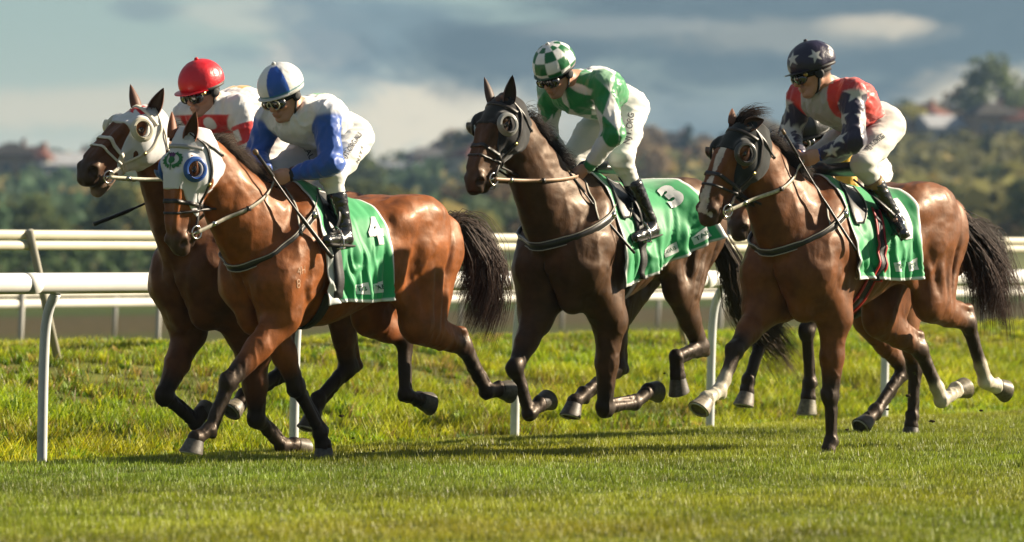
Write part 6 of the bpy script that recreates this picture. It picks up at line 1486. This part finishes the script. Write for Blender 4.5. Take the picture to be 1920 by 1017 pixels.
# tails
def tail(k_, px_pts, lat, n=1700, spread=.050, col=None, tip=None, lens=(.6, 1.0)):
    h = hs[k_]; fr = h['fr']; Zc = h['Z']; root = V(-1.04, 0, Zc(-1.04, 1.37)); pts = [fr.P(x, y, l) for (x, y), l in zip(px_pts, lat)]
    base = root; g = np.array([root]+pts)-root; g2 = g.copy(); g2[2:, 2] -= .07; g2[2:, 0] += .10; g3 = g.copy(); g3[2:, 2] += .04; g3[2:, 1] -= .06
    th = np.random.default_rng(3); rts = root+th.normal(0, .018, (80, 3))
    S_ = SDF(); S_.cone(root+V(.06, 0, .02), root+g[1]*.5, .035, .028, .03); S_.cone(root+g[1]*.5, root+g[1], .028, .016, .03); v, f = S_.build(.008); 
    t_ = strands('tail', h['root'], rts, [g2, g, g3], n, .0024, col or MC[k_], seg=12, jit=.008, clump=70, spread=spread, tipc=tip or tuple(np.array(MC[k_])*2.2), lenv=lens, wave=.010)
    mesh_obj('dock', v, f, mat('dock_hair', MC[k_], .6), t_)
tail('2', [(862, 408), (908, 432), (938, 490), (944, 560), (918, 632)], [0, 0, .02, .03, .03], tip=(.055, .026, .016))
tail('3', [(1372, 500), (1392, 545), (1420, 590), (1450, 620), (1478, 660)], [0, -.02, -.05, -.08, -.1], tip=(.12, .085, .055), lens=(.85, 1.12))
tail('4', [(1785, 402), (1830, 440), (1862, 490), (1885, 550), (1890, 615)], [0, 0, 0, 0, .02], spread=.07, tip=(.05, .022, .012))
tail('1', [(735, 430), (770, 470), (790, 520), (795, 580), (790, 620)], [0, 0, 0, 0, 0], n=600)
tail('5', [(1860, 430), (1885, 470), (1900, 520), (1900, 570), (1895, 600)], [0, 0, 0, 0, 0], n=600)
# whips
def whip(k_, a, b, label, knob=True, thick=.011, col=(.013, .012, .012)):
    fr = hs[k_]['fr']; A, B_ = fr.P(*a), fr.P(*b); root = empty('whip', fr.o, fr.rz, label, 'whip', 'whips held by the jockeys'); d = nrm(B_-A); L_ = np.linalg.norm(B_-A); mb = MB()
    bend = V(0, .0, -.012); pts = [A+(B_-A)*t+bend*math.sin(math.pi*t) for t in np.linspace(0, 1, 14)]
    mb.tube(pts, [thick*(.75 if t < .25 else (.62+.5*(t > .55))) for t in np.linspace(0, 1, 14)], 10); mb.build('shaft', mat('whip_leather', col, .4, bump=[(300, .3, .001)]), root)
    mb = MB(); mb.tube([A-d*.012, A+d*.004, A+d*.022], [.010, .017, .012] if knob else [.010, .010, .010], 12); mb.build('knob', mat('whip_knob', (.18, .12, .06), .5), root)
    mb = MB(); mb.tube([A+d*.03, A+d*.18], thick*.95, 10); mb.build('grip', mat('whip_grip', (.03, .028, .026), .8), root)
whip('2', (478, 284, .12), (623, 484, .35), 'black padded whip held by the jockey with blue sleeves')
whip('3', (1062, 318, .10), (1190, 475, .36), 'thin dark whip held by the jockey in green and white', False, .008)
whip('4', (1468, 246, .08), (1605, 470, .34), 'dark whip held in front of the white striped horse by its jockey', False, .008, (.03, .022, .016))
whip('1', (345, 346, -.20), (175, 421, -.42), 'black whip pointing down in front of the far left horse', False, .011)

# small clods of turf thrown up behind the hooves
def clods():
    g = np.random.default_rng(21)
    for px, py, Y in ((1702, 742, 32.6), (1718, 700, 32.8), (1748, 790, 32.5), (1664, 768, 32.4), (1840, 770, 32.9), (975, 700, 32.4), (985, 662, 32.6), (662, 822, 31.4), (640, 780, 31.6), (700, 846, 31.3), (1246, 700, 33.2), (1588, 806, 32.0)):
        bm = bmesh.new(); bmesh.ops.create_icosphere(bm, subdivisions=2, radius=1); v = np.array([list(q.co) for q in bm.verts]); f = [[x.index for x in q.verts] for q in bm.faces]; bm.free()
        s_ = g.uniform(.006, .015); v = v*(.55+.9*vnoise(v*1.7+g.random()*40, 3)[:, None])*np.array((1.3, .8, .7))*s_; mb = MB(); mb.add(v, f, (.045, .032, .018))
        for k in range(5):
            a = nrm(g.normal(0, 1, 3)); b = nrm(g.normal(0, 1, 3)); mb.add([a*s_*.5, a*s_*.5+b*.003, a*s_*.5+a*g.uniform(.012, .03)], [(0, 1, 2)], (.16, .22, .03))
        o = mb.build('turf_clod', mat('clod_soil', rough=.9, spec=.1, attr=True), None, False, usecol=True); o.location = ((px-CX)/F*Y, Y, CAMZ+(HY-py)/F*Y)
        tag(o, 'small clod of turf and soil thrown up behind the galloping hooves', 'clod', 'clods of turf in the air')
clods()
# ------------------------------------------------------------------ air
def haze():
    me = bpy.data.meshes.new('haze'); bm = bmesh.new(); bmesh.ops.create_cube(bm, size=1); bm.to_mesh(me); bm.free(); o = bpy.data.objects.new('haze', me); COL.objects.link(o)
    o.scale = (2400, 1900, 90); o.location = (60, 850, 43); tag(o, kind='stuff'); m_ = bpy.data.materials.new('haze'); m_.use_nodes = True; N = m_.node_tree.nodes; L = m_.node_tree.links; N.clear()
    out = N.new('ShaderNodeOutputMaterial'); v = N.new('ShaderNodeVolumePrincipled'); v.inputs['Density'].default_value = HAZE; v.inputs['Color'].default_value = (.42, .66, 1.0, 1); v.inputs['Anisotropy'].default_value = .2
    L.new(v.outputs[0], out.inputs['Volume']); me.materials.append(m_)
HAZE = .00013
haze()
print('built in', round(time.time()-T0, 1))
